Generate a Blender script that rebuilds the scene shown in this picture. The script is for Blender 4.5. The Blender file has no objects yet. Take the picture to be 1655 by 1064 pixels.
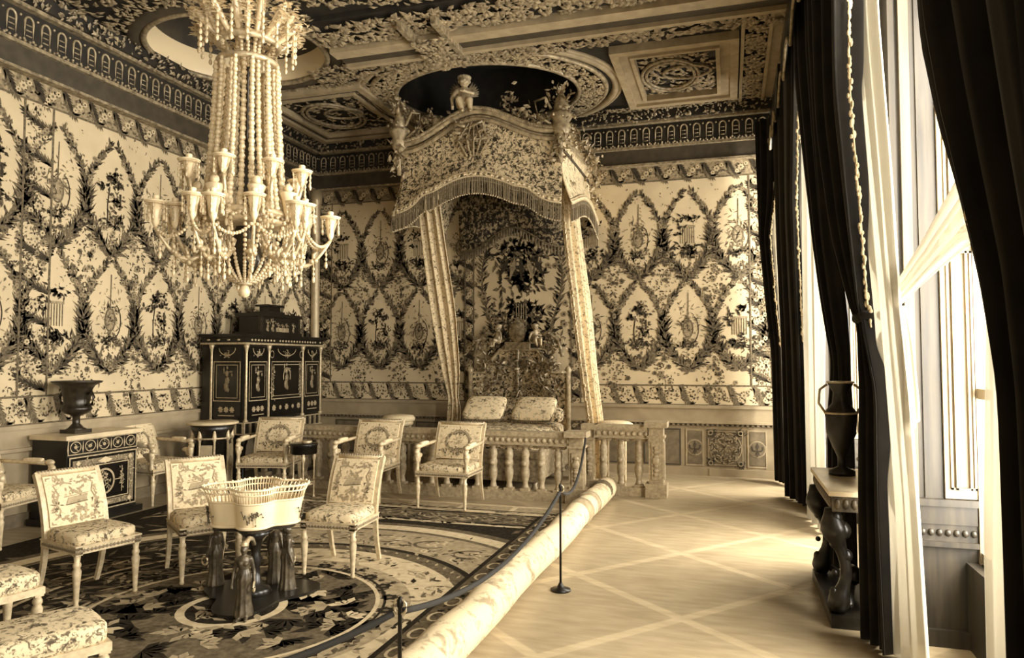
import bpy, math, random
import numpy as np
from mathutils import Vector, Matrix
random.seed(3); rng = np.random.default_rng(5)
C = bpy.context.scene.collection
PI = math.pi
# ------------------------------------------------------------ camera model
FPX, CX, CY, HC = 1150.0, 827.5, 532.0, 1.70
YAW = math.atan((1178-CX)/FPX); PIT = math.atan((582-CY)/FPX)
def ray(px, py):
    x, y = (px-CX)/FPX, -(py-CY)/FPX
    c, s = math.cos(PIT), math.sin(PIT); v = (x, c-y*s, s+y*c)
    c, s = math.cos(YAW), math.sin(YAW)
    return np.array([v[0]*c-v[1]*s, v[0]*s+v[1]*c, v[2]])
def on(px, py, ax, val):
    r = ray(px, py); o = np.array([0, 0, HC]); return o + r*(val-o[ax])/r[ax]
cam = bpy.data.cameras.new('camera'); co = bpy.data.objects.new('camera', cam); C.objects.link(co)
cam.sensor_width = 36; cam.lens = FPX/1655*36; cam.clip_start = .05
co.location = (0, 0, HC); co.rotation_euler = (PI/2+PIT, 0, YAW)
bpy.context.scene.camera = co
# ------------------------------------------------------------ materials
def sep(L):
    k = L
    s = (L, L*(.86+.06*k), L*(.64+.12*k))
    f = lambda c: c/12.92 if c <= .04045 else ((c+.055)/1.055)**2.4
    return tuple(f(c) for c in s)+(1,)
MATS = {}
def mat(name, L, rough=.6, metal=0.0, var=.0, scale=8.0, L2=None, spec=.5, bump=0.0, stretch=(1,1,1), hard=False, kind='noise', sheen=0):
    m = bpy.data.materials.new(name); m.use_nodes = True; nt = m.node_tree; N = nt.nodes; K = nt.links
    b = N['Principled BSDF']; b.inputs['Roughness'].default_value = rough; b.inputs['Metallic'].default_value = metal
    b.inputs['Specular IOR Level'].default_value = spec
    if sheen: b.inputs['Sheen Weight'].default_value = sheen
    b.inputs['Base Color'].default_value = sep(L)
    if var or L2 is not None or bump:
        tc = N.new('ShaderNodeTexCoord'); mp = N.new('ShaderNodeMapping'); mp.inputs['Scale'].default_value = stretch
        K.new(tc.outputs['Object'], mp.inputs['Vector'])
        t = N.new('ShaderNodeTexNoise'); t.inputs['Scale'].default_value = scale; t.inputs['Detail'].default_value = 5
        K.new(mp.outputs['Vector'], t.inputs['Vector'])
        r = N.new('ShaderNodeValToRGB'); K.new(t.outputs['Fac'], r.inputs['Fac'])
        e = r.color_ramp.elements
        if hard: e[0].position, e[1].position = .47, .53
        else: e[0].position, e[1].position = .3, .7
        e[0].color = sep(L2 if L2 is not None else max(.01, L-var)); e[1].color = sep(L if L2 is not None else min(1, L+var))
        K.new(r.outputs['Color'], b.inputs['Base Color'])
        if bump:
            bp = N.new('ShaderNodeBump'); bp.inputs['Strength'].default_value = bump; bp.inputs['Distance'].default_value = .02
            K.new(t.outputs['Fac'], bp.inputs['Height']); K.new(bp.outputs['Normal'], b.inputs['Normal'])
    MATS[name] = m; return m
def floral(name, Lg, Lm, Ld, scale=9.0, amt=.5, rough=.75):
    """woven silk: pale ground, flower heads (voronoi) and leaves (noise)"""
    m = bpy.data.materials.new(name); m.use_nodes = True; nt = m.node_tree; N = nt.nodes; K = nt.links
    b = N['Principled BSDF']; b.inputs['Roughness'].default_value = rough; b.inputs['Specular IOR Level'].default_value = .2
    tc = N.new('ShaderNodeTexCoord')
    t = N.new('ShaderNodeTexNoise'); t.inputs['Scale'].default_value = scale; t.inputs['Detail'].default_value = 6; t.inputs['Roughness'].default_value = .65; t.inputs['Distortion'].default_value = .8
    K.new(tc.outputs['Object'], t.inputs['Vector'])
    r = N.new('ShaderNodeValToRGB'); K.new(t.outputs['Fac'], r.inputs['Fac'])
    e = r.color_ramp.elements; e[0].position = amt-.06; e[0].color = sep(Ld); e[1].position = amt+.06; e[1].color = sep(Lg)
    x = r.color_ramp.elements.new(amt); x.color = sep(Lm)
    v = N.new('ShaderNodeTexVoronoi'); v.inputs['Scale'].default_value = scale*1.1; K.new(tc.outputs['Object'], v.inputs['Vector'])
    r2 = N.new('ShaderNodeValToRGB'); K.new(v.outputs['Distance'], r2.inputs['Fac'])
    q = r2.color_ramp.elements; q[0].position = .26; q[0].color = (1,1,1,1); q[1].position = .34; q[1].color = (0,0,0,1)
    t3 = N.new('ShaderNodeTexNoise'); t3.inputs['Scale'].default_value = scale*5; K.new(tc.outputs['Object'], t3.inputs['Vector'])
    r3 = N.new('ShaderNodeValToRGB'); K.new(t3.outputs['Fac'], r3.inputs['Fac'])
    r3.color_ramp.elements[0].position = .45; r3.color_ramp.elements[0].color = sep(Lm); r3.color_ramp.elements[1].position = .55; r3.color_ramp.elements[1].color = sep(Lg)
    mx = N.new('ShaderNodeMix'); mx.data_type = 'RGBA'
    K.new(r2.outputs['Color'], mx.inputs['Factor']); K.new(r.outputs['Color'], mx.inputs['A']); K.new(r3.outputs['Color'], mx.inputs['B'])
    K.new(mx.outputs['Result'], b.inputs['Base Color']); MATS[name] = m; return m
gold = mat('gilt', .8, .4, .2, L2=.5, scale=14)
gold_ds = mat('worn_gilt', .72, .45, .15, L2=.38, scale=20)
relief_dark = mat('dark_ornament_ground', .14, .7, 0, .04)
cream = mat('cream_moulding', .66, .6, 0, .05)
stone = mat('plaster', .62, .75, 0, .05)
band = mat('brown_moulding', .27, .6, 0, .04)
dado_m = mat('dado_paint', .62, .55, 0, .05, 4)
dado_d = mat('dado_dark', .45, .55, 0, .06, 10)  # second, darker dado paint for panels, dentils and left baseboard
silk_g = mat('silk_ground', .8, .7, 0, .03, 3, spec=.25)
silk_d = mat('silk_dark_leaf', .22, .75, 0, .06, 30, spec=.2)
silk_m = mat('silk_mid_leaf', .4, .75, 0, .1, 40, spec=.2)
silk_s = mat('silk_soft_flower', .58, .75, 0, .1, 30, spec=.2)
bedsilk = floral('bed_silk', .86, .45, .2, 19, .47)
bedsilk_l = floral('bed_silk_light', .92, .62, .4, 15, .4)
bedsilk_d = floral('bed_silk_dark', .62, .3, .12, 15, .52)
curt_silk = floral('curtain_silk', .86, .6, .42, 18, .40)
tap = mat('tapestry', .86, .8, 0, .06, 60, spec=.2)
tapseat = floral('seat_tapestry', .84, .5, .3, 26, .43)
tapd = mat('tapestry_line', .4, .8, 0, .08, 40, spec=.2)
tapm = mat('tapestry_mid', .62, .8, 0, .08, 40, spec=.2)
frame_m = mat('pale_gilt_wood', .78, .42, .12, .08, 25)
frame_d = mat('carved_gilt_dark', .5, .5, .2, .12, 60)  # darker gilt tone for carved bands, crests and inlay
ebony = mat('ebony', .1, .3, 0, .03, 6)
ebony2 = mat('ebony_panel', .07, .22, 0, .02, 6)
bronze = mat('gilt_bronze', .74, .35, .35, .1, 30)
dbronze = mat('dark_bronze', .19, .3, .3, .07, 16)
cary_m = mat('patinated_bronze', .3, .35, .2, .1, 20)
console_d = mat('console_dark', .12, .35, .1, .05, 16)
shutter_m = mat('shutter_paint', .48, .5, 0, .03)
marble = mat('marble', .82, .3, 0, .08, 5)
velvet = mat('dark_velvet', .1, .85, 0, .03, 5, spec=.15, sheen=.1)
tassel_m = mat('white_tassel', .86, .8)
porc = mat('porcelain', .93, .18, 0, .02)
porc_d = mat('porcelain_flowers', .35, .3)
rope_m = mat('rope', .12, .85)
iron = mat('dark_iron', .12, .4, .5)
rug_d = mat('rug_dark', .17, .95, 0, .05, 30, spec=.05)
rug_m = mat('rug_mid', .38, .95, 0, .08, 25, spec=.05)
rug_l = mat('rug_light', .62, .95, 0, .07, 18, spec=.05)
rug_h = mat('rug_pale', .77, .95, 0, .05, 18, spec=.05)
rollm = floral('rolled_rug_back', .82, .7, .58, 7, .42, .95)
dark_paint = mat('dark_painting', .2, .7, 0, .09, 2.2)
white_paint = mat('white_paint', .93, .4)
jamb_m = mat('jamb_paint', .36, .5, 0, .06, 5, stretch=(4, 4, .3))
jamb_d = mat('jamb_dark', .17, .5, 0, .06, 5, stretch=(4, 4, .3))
canopy_in = mat('canopy_lining', .28, .8, 0, .08, 12)
crystal = mat('crystal', .95, .12, 0, .04, 40, spec=1.0)
cb = crystal.node_tree.nodes['Principled BSDF']; cb.inputs['Transmission Weight'].default_value = .35; cb.inputs['IOR'].default_value = 1.5
# sheer muslin
sheer = bpy.data.materials.new('white_muslin'); sheer.use_nodes = True; nt = sheer.node_tree; nt.nodes.clear()
o_ = nt.nodes.new('ShaderNodeOutputMaterial'); d_ = nt.nodes.new('ShaderNodeBsdfDiffuse'); t_ = nt.nodes.new('ShaderNodeBsdfTranslucent'); mx_ = nt.nodes.new('ShaderNodeMixShader')
d_.inputs[0].default_value = (.8, .74, .6, 1); t_.inputs[0].default_value = (.09, .082, .064, 1); mx_.inputs[0].default_value = .4
tr_ = nt.nodes.new('ShaderNodeBsdfTransparent'); m2_ = nt.nodes.new('ShaderNodeMixShader'); m2_.inputs[0].default_value = .34
nt.links.new(d_.outputs[0], mx_.inputs[1]); nt.links.new(t_.outputs[0], mx_.inputs[2]); nt.links.new(mx_.outputs[0], m2_.inputs[1]); nt.links.new(tr_.outputs[0], m2_.inputs[2]); nt.links.new(m2_.outputs[0], o_.inputs[0])
# window glass
glass = bpy.data.materials.new('window_glass'); glass.use_nodes = True; nt = glass.node_tree; nt.nodes.clear()
o_ = nt.nodes.new('ShaderNodeOutputMaterial'); g_ = nt.nodes.new('ShaderNodeBsdfGlossy'); t_ = nt.nodes.new('ShaderNodeBsdfTransparent'); mx_ = nt.nodes.new('ShaderNodeMixShader')
fr_ = nt.nodes.new('ShaderNodeFresnel'); g_.inputs['Roughness'].default_value = .02
mx_.inputs[0].default_value = .05; nt.links.new(t_.outputs[0], mx_.inputs[1]); nt.links.new(g_.outputs[0], mx_.inputs[2]); nt.links.new(mx_.outputs[0], o_.inputs[0])
# parquet
parq = bpy.data.materials.new('parquet'); parq.use_nodes = True; nt = parq.node_tree; N = nt.nodes; K = nt.links
b = N['Principled BSDF']; b.inputs['Roughness'].default_value = .38; b.inputs['Specular IOR Level'].default_value = .4
tc = N.new('ShaderNodeTexCoord'); mp = N.new('ShaderNodeMapping'); mp.inputs['Rotation'].default_value = (0, 0, .72); K.new(tc.outputs['Object'], mp.inputs['Vector'])
br = N.new('ShaderNodeTexBrick'); br.offset = 0; br.inputs['Scale'].default_value = 1; br.inputs['Brick Width'].default_value = 1.15; br.inputs['Row Height'].default_value = 1.15
br.inputs['Mortar Size'].default_value = .05; br.inputs['Mortar Smooth'].default_value = .4
br.inputs['Color1'].default_value = sep(.63); br.inputs['Color2'].default_value = sep(.66); br.inputs['Mortar'].default_value = sep(.72)
K.new(mp.outputs['Vector'], br.inputs['Vector'])
ns = N.new('ShaderNodeTexNoise'); ns.inputs['Scale'].default_value = 3; ns.inputs['Detail'].default_value = 6
mp2 = N.new('ShaderNodeMapping'); mp2.inputs['Scale'].default_value = (1.2, 5, 1); mp2.inputs['Rotation'].default_value = (0, 0, .1); K.new(tc.outputs['Object'], mp2.inputs['Vector']); K.new(mp2.outputs['Vector'], ns.inputs['Vector'])
rp = N.new('ShaderNodeValToRGB'); rp.color_ramp.elements[0].position = .3; rp.color_ramp.elements[0].color = (.72, .7, .66, 1); rp.color_ramp.elements[1].position = .65; rp.color_ramp.elements[1].color = (1, 1, 1, 1)
K.new(ns.outputs['Fac'], rp.inputs['Fac'])
mx = N.new('ShaderNodeMix'); mx.data_type = 'RGBA'; mx.blend_type = 'MULTIPLY'; mx.inputs['Factor'].default_value = 1
K.new(br.outputs['Color'], mx.inputs['A']); K.new(rp.outputs['Color'], mx.inputs['B']); K.new(mx.outputs['Result'], b.inputs['Base Color'])

# ------------------------------------------------------------ mesh builder
def unit(v): v = np.asarray(v, float); return v/np.linalg.norm(v)
def sph(n=10, m=6):
    v = [(0, 0, 1)]
    for i in range(1, m):
        a = PI*i/m
        for j in range(n): v.append((math.sin(a)*math.cos(2*PI*j/n), math.sin(a)*math.sin(2*PI*j/n), math.cos(a)))
    v.append((0, 0, -1)); t = [(0, 1+j, 1+(j+1) % n) for j in range(n)]; q = []
    for i in range(m-2):
        for j in range(n): a = 1+i*n+j; b_ = 1+i*n+(j+1) % n; q.append((a, a+n, b_+n, b_))
    L = len(v)-1; t += [(L, L-n+(j+1) % n, L-n+j) for j in range(n)]
    return np.array(v), [np.array(t), np.array(q)] if q else [np.array(t)]
SPH = sph(10, 7); SPL = sph(7, 4); SPT = sph(5, 3)
def leaf_t():
    v = np.array([(-1, 0, 0), (-.2, .5, .12), (.2, .42, .2), (1, 0, .05), (.2, -.42, .2), (-.2, -.5, .12), (0, 0, .42)])
    f = [np.array([(0, 5, 6), (5, 4, 6), (4, 3, 6), (3, 2, 6), (2, 1, 6), (1, 0, 6)])]
    return v, f
LEAF = leaf_t()
class MB:
    def __init__(s): s.V = []; s.F = []; s.n = 0
    def add(s, v, f, m=0, sm=False):
        v = np.asarray(v, float).reshape(-1, 3)
        if isinstance(f, np.ndarray): f = [f]
        elif len(f) and not isinstance(f[0], np.ndarray):
            g = {}
            for q in f: g.setdefault(len(q), []).append(q)
            f = [np.array(x) for x in g.values()]
        for a in f:
            if len(a): s.F.append((a+s.n, m, sm))
        s.V.append(v); s.n += len(v); return s
    def inst(s, T, pos, sc, R=None, m=0, sm=True):
        v, fs = T; pos = np.asarray(pos, float).reshape(-1, 3); k = len(pos)
        if not k: return s
        sc = np.asarray(sc, float)
        if sc.ndim == 0: sc = np.full((k, 3), sc)
        elif sc.ndim == 1: sc = np.tile(sc, (k, 1)) if len(sc) == 3 else np.tile(sc[:, None], (1, 3))
        w = v[None]*sc[:, None, :]
        if R is not None:
            R = np.asarray(R, float)
            w = np.einsum('kij,knj->kni', R, w) if R.ndim == 3 else w @ R.T
        w = w+pos[:, None, :]; n = len(v)
        off = (np.arange(k)*n)[:, None, None]
        for f in fs: s.F.append(((f[None]+off).reshape(-1, f.shape[1])+s.n, m, sm))
        s.V.append(w.reshape(-1, 3)); s.n += n*k; return s
    def box(s, c, d, m=0, R=None):
        h = np.array(d, float)/2
        v = np.array([(x, y, z) for x in (-1, 1) for y in (-1, 1) for z in (-1, 1)])*h
        if R is not None: v = v @ np.asarray(R).T
        return s.add(v+np.array(c, float), np.array([(0, 1, 3, 2), (4, 6, 7, 5), (0, 4, 5, 1), (2, 3, 7, 6), (0, 2, 6, 4), (1, 5, 7, 3)]), m)
    def bb(s, x0, x1, y0, y1, z0, z1, m=0): return s.box(((x0+x1)/2, (y0+y1)/2, (z0+z1)/2), (x1-x0, y1-y0, z1-z0), m)
    def rbox(s, c, d, m=0, r=.02, puff=0, R=None, n=5):
        """soft box: superellipsoid grid"""
        h = np.array(d, float)/2; v = []; U = 24; W = 12
        for i in range(W+1):
            a = -PI/2+PI*i/W
            for j in range(U):
                b = 2*PI*j/U; e = .32
                p = lambda x, e=e: math.copysign(abs(x)**e, x)
                v.append((p(math.cos(a), .3)*p(math.cos(b)), p(math.cos(a), .3)*p(math.sin(b)), p(math.sin(a), .45)))
        v = np.array(v); 
        if puff: v[:, 2] *= 1+puff*(1-v[:, 0]**2)*(1-v[:, 1]**2)
        v = v*h
        if R is not None: v = v @ np.asarray(R).T
        f = [(i*U+j, i*U+(j+1) % U, (i+1)*U+(j+1) % U, (i+1)*U+j) for i in range(W) for j in range(U)]
        return s.add(v+np.array(c, float), np.array(f), m, True)
    def lathe(s, prof, c=(0, 0, 0), n=16, m=0, sm=True, R=None, sx=1, sy=1, wob=None):
        v = []
        for (r, z) in prof:
            for j in range(n):
                a = 2*PI*j/n; rr = r*(wob(a, z) if wob else 1); v.append((rr*math.cos(a)*sx, rr*math.sin(a)*sy, z))
        k = len(prof); f = [(i*n+j, i*n+(j+1) % n, (i+1)*n+(j+1) % n, (i+1)*n+j) for i in range(k-1) for j in range(n)]
        v = np.array(v)
        fs = [np.array(f), np.array([list(range(n))[::-1]]), np.array([[(k-1)*n+j for j in range(n)]])]
        if R is not None: v = v @ np.asarray(R).T
        return s.add(v+np.array(c, float), fs, m, sm)
    def tube(s, P, r, n=8, m=0, sm=True, closed=False, sq=None):
        P = np.asarray(P, float); k = len(P); r = np.full(k, r) if np.isscalar(r) else np.asarray(r, float)
        T = np.gradient(P, axis=0)
        if closed: T = np.roll(P, -1, 0)-np.roll(P, 1, 0)
        T /= np.linalg.norm(T, axis=1)[:, None]+1e-9
        up = np.array([0, 0, 1.]) if abs(T[:, 2]).mean() < .8 else np.array([0, 1., 0])
        v = []
        for i in range(k):
            a = np.cross(T[i], up); a /= np.linalg.norm(a)+1e-9; b_ = np.cross(a, T[i])
            for j in range(n):
                q = 2*PI*(j+.5)/n; x, y = math.cos(q), math.sin(q)
                if sq: x, y = x*sq[0], y*sq[1]
                v.append(P[i]+r[i]*(x*a+y*b_))
        kk = k if closed else k-1
        f = [np.array([(i*n+j, i*n+(j+1) % n, ((i+1) % k)*n+(j+1) % n, ((i+1) % k)*n+j) for i in range(kk) for j in range(n)])]
        if not closed: f += [np.array([list(range(n))[::-1]]), np.array([[(k-1)*n+j for j in range(n)]])]
        return s.add(v, f, m, sm)
    def cap(s, p, q, r1, r2, m=0):
        p, q = np.array(p, float), np.array(q, float); k = 5
        s.tube([p+(q-p)*i/k for i in range(k+1)], [r1+(r2-r1)*i/k for i in range(k+1)], 10, m)
        s.inst(SPH, [p], [[r1]*3], m=m); s.inst(SPH, [q], [[r2]*3], m=m); return s
    def ell(s, c, r, R=None, m=0, T=None): return s.inst(T or SPH, [c], [list(r) if not np.isscalar(r) else [r]*3], None if R is None else np.asarray(R)[None], m)
    def grid(s, G, m=0, sm=True, mask=None):
        a, b_ = G.shape[:2]; i, j = np.meshgrid(np.arange(a-1), np.arange(b_-1), indexing='ij')
        q = np.stack([i*b_+j, i*b_+j+1, (i+1)*b_+j+1, (i+1)*b_+j], -1).reshape(-1, 4)
        return s.add(G.reshape(-1, 3), q, m, sm)
    def prism(s, poly, f0, f1, m=0, sm=False):
        """poly: list of 2d; f0,f1 map (u,v)->3d for the two faces"""
        n = len(poly); v = [f0(*p) for p in poly]+[f1(*p) for p in poly]
        return s.add(v, [np.array([list(range(n))[::-1]]), np.array([[n+i for i in range(n)]]), np.array([(i, (i+1) % n, n+(i+1) % n, n+i) for i in range(n)])], m, sm)
    def build(s, name, mats, parent=None, loc=None, rz=0.0, rel=None):
        V = np.concatenate(s.V)
        if rel is not None: V = V-np.asarray(rel, float)
        me = bpy.data.meshes.new(name); me.vertices.add(len(V)); me.vertices.foreach_set('co', V.astype(np.float32).ravel())
        nl = sum(f.size for f, _, _ in s.F); nf = sum(len(f) for f, _, _ in s.F)
        me.loops.add(nl); me.polygons.add(nf)
        me.loops.foreach_set('vertex_index', np.concatenate([f.ravel() for f, _, _ in s.F]).astype(np.int32))
        cnt = np.concatenate([np.full(len(f), f.shape[1]) for f, _, _ in s.F]); st = np.concatenate([[0], np.cumsum(cnt)[:-1]])
        me.polygons.foreach_set('loop_start', st.astype(np.int32))
        me.polygons.foreach_set('material_index', np.concatenate([np.full(len(f), m) for f, m, _ in s.F]).astype(np.int32))
        me.polygons.foreach_set('use_smooth', np.concatenate([np.full(len(f), x) for f, _, x in s.F]).astype(bool))
        me.update(calc_edges=True); me.validate()
        for m in (mats if isinstance(mats, (list, tuple)) else [mats]): me.materials.append(m)
        o = bpy.data.objects.new(name, me); C.objects.link(o)
        if parent: o.parent = parent
        if loc is not None: o.location = loc
        if rz: o.rotation_euler = (0, 0, rz)
        return o
def tag(o, label=None, cat=None, group=None, kind=None):
    if label: o['label'] = label
    if cat: o['category'] = cat
    if group: o['group'] = group
    if kind: o['kind'] = kind
    return o
def thing(name, label, cat, loc=(0, 0, 0), rz=0, group=None):
    o = bpy.data.objects.new(name, None); C.objects.link(o); o.location = loc; o.rotation_euler = (0, 0, rz); o.empty_display_size = .1
    return tag(o, label, cat, group)
def struct(mb, name, mats): return tag(mb.build(name, mats), kind='structure')
def copy_tree(o, parent=None):
    c = o.copy(); C.objects.link(c); c.parent = parent
    for ch in list(o.children): copy_tree(ch, c)
    return c
def remesh(o, vs=.008):
    m = o.modifiers.new('remesh', 'REMESH'); m.mode = 'VOXEL'; m.voxel_size = vs; m.use_smooth_shade = True
    s = o.modifiers.new('smooth', 'SMOOTH'); s.factor = .5; s.iterations = 3
    return o
def rotz(a): c, s = math.cos(a), math.sin(a); return np.array([[c, -s, 0], [s, c, 0], [0, 0, 1]])
def basis(U, V, W): return np.stack([U, V, W], -1)
# ------------------------------------------------------------ flat ornament on a surface
class Pat:
    def __init__(s, fmap, rect=None): s.f = fmap; s.rect = rect; s.mb = MB(); s.lv = 0
    def put(s, P, m, lv):
        """P (k,n,2)"""
        P = np.asarray(P, float)
        if s.rect is not None and len(P):
            u0, u1, v0, v1 = s.rect; c = P.mean(1); k = (c[:, 0] > u0) & (c[:, 0] < u1) & (c[:, 1] > v0) & (c[:, 1] < v1); P = P[k].copy()
            P[..., 0] = np.clip(P[..., 0], u0, u1); P[..., 1] = np.clip(P[..., 1], v0, v1)
        if not len(P): return
        k, n = P.shape[:2]; q = P.reshape(-1, 2)
        s.lv = (s.lv+1) % 5
        w = np.full(len(q), .0016*lv+.00025*s.lv)
        s.mb.add(s.f(q[:, 0], q[:, 1], w), np.arange(k*n).reshape(k, n), m)
    def kites(s, p, ang, ln, wd, m, lv=1, mid=.4):
        p = np.asarray(p, float).reshape(-1, 2); k = len(p); ang = np.broadcast_to(ang, k); ln = np.broadcast_to(ln, k); wd = np.broadcast_to(wd, k)
        d = np.stack([np.cos(ang), np.sin(ang)], 1); q = np.stack([-d[:, 1], d[:, 0]], 1)
        a = p+d*(ln*mid)[:, None]
        s.put(np.stack([p, a+q*(wd/2)[:, None], p+d*ln[:, None], a-q*(wd/2)[:, None]], 1), m, lv)
    def discs(s, p, r, m, lv=1, n=7, asp=1.0):
        p = np.asarray(p, float).reshape(-1, 2); r = np.broadcast_to(r, len(p)); a = np.arange(n)*2*PI/n
        s.put(p[:, None, :]+np.stack([np.cos(a), np.sin(a)*asp], 1)[None]*r[:, None, None], m, lv)
    def strip(s, P, w, m, lv=1, closed=False):
        P = np.asarray(P, float)
        if closed: P = np.vstack([P, P[:1]])
        T = np.gradient(P, axis=0)
        if closed: T[0] = T[-1] = P[1]-P[-2]
        T /= np.linalg.norm(T, axis=1)[:, None]+1e-9; Q = np.stack([-T[:, 1], T[:, 0]], 1)*(np.broadcast_to(w, len(P))/2)[:, None]
        L, R = P+Q, P-Q; s.put(np.stack([L[:-1], L[1:], R[1:], R[:-1]], 1), m, lv)
    def rects(s, u0, u1, v0, v1, m, lv=1): s.put([[(u0, v0), (u1, v0), (u1, v1), (u0, v1)]], m, lv)
    def frame(s, u0, u1, v0, v1, w, m, lv=1):
        s.rects(u0, u1, v0, v0+w, m, lv); s.rects(u0, u1, v1-w, v1, m, lv); s.rects(u0, u0+w, v0, v1, m, lv); s.rects(u1-w, u1, v0, v1, m, lv)
    def ellipse(s, c, a, b_, w, m, lv=1, n=32, t0=0, t1=2*PI):
        t = np.linspace(t0, t1, n+1); s.strip(np.stack([c[0]+a*np.cos(t), c[1]+b_*np.sin(t)], 1), w, m, lv)
    def cluster(s, c, n, su, sv, ln, wd, m, lv=1):
        p = np.array(c)+rng.normal(0, 1, (n, 2))*[su, sv]; s.kites(p, rng.uniform(0, 2*PI, n), ln*rng.uniform(.6, 1.3, n), wd*rng.uniform(.6, 1.3, n), m, lv)
    def rosette(s, c, r, m1, m2, lv=2):
        a = np.arange(7)*2*PI/7+rng.uniform(0, 1); s.kites(np.tile(c, (7, 1)), a, r, r*.7, m1, lv, .6); s.discs([c], r*.3, m2, lv+1)
def scatter(mb, n, fpos, size, U, V, W, m=0, flat=.5, T=LEAF, lift=.0, elong=(1.2, .55)):
    """ornament lumps with random in-plane turn on the plane spanned by U,V (W = outward)"""
    P = fpos(n); n = len(P); a = rng.uniform(0, 2*PI, n)
    c, s_ = np.cos(a)[:, None], np.sin(a)[:, None]
    u = c*U+s_*V; v = -s_*U+c*V; w = np.tile(W, (n, 1))
    sz = size*rng.uniform(.6, 1.35, n); sc = np.stack([sz*elong[0], sz*elong[1]*2, sz*flat*2.2], 1)
    mb.inst(T, P+np.asarray(W)*lift, sc, np.stack([u, v, w], -1), m, False)
X3, Y3, Z3 = np.eye(3)
# ============================================================ ROOM
XL, XR, YB, YF, ZC = -7.0, .97, 10.95, -2.6, 5.5
WIN = [(9.45, 10.75), (6.15, 8.25), (2.8, 4.9), (-1.6, .5)]      # window bays in the right wall (y ranges); last one unseen, added for light
m = MB(); m.bb(XL-.3, XR+.6, YF-.3, YB+.3, -.12, 0); floor = struct(m, 'floor', parq)
m = MB(); m.bb(XL-.3, XL, YF, YB+.3, 0, 5.6); wl = struct(m, 'wall_left', stone)
m = MB(); m.bb(XL, XR+.6, YB, YB+.3, 0, 5.6); wb = struct(m, 'wall_back', stone)
m = MB(); m.bb(XL-.3, XR+.6, YF-.3, YF, 0, 5.6); wf = struct(m, 'wall_front', stone)
m = MB(); e = YF
XO = XR+.52
ys = [YF]+[y for w in sorted(WIN) for y in w]+[YB]
for i in range(0, len(ys), 2): m.bb(XR, XO, ys[i], ys[i+1], 0, 5.6)
for a, b_ in WIN: m.bb(XR, XO, a, b_, 4.75, 5.6); m.bb(XR+.36, XO, a, b_, 0, .5)
wr = struct(m, 'wall_right', jamb_d)

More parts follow.
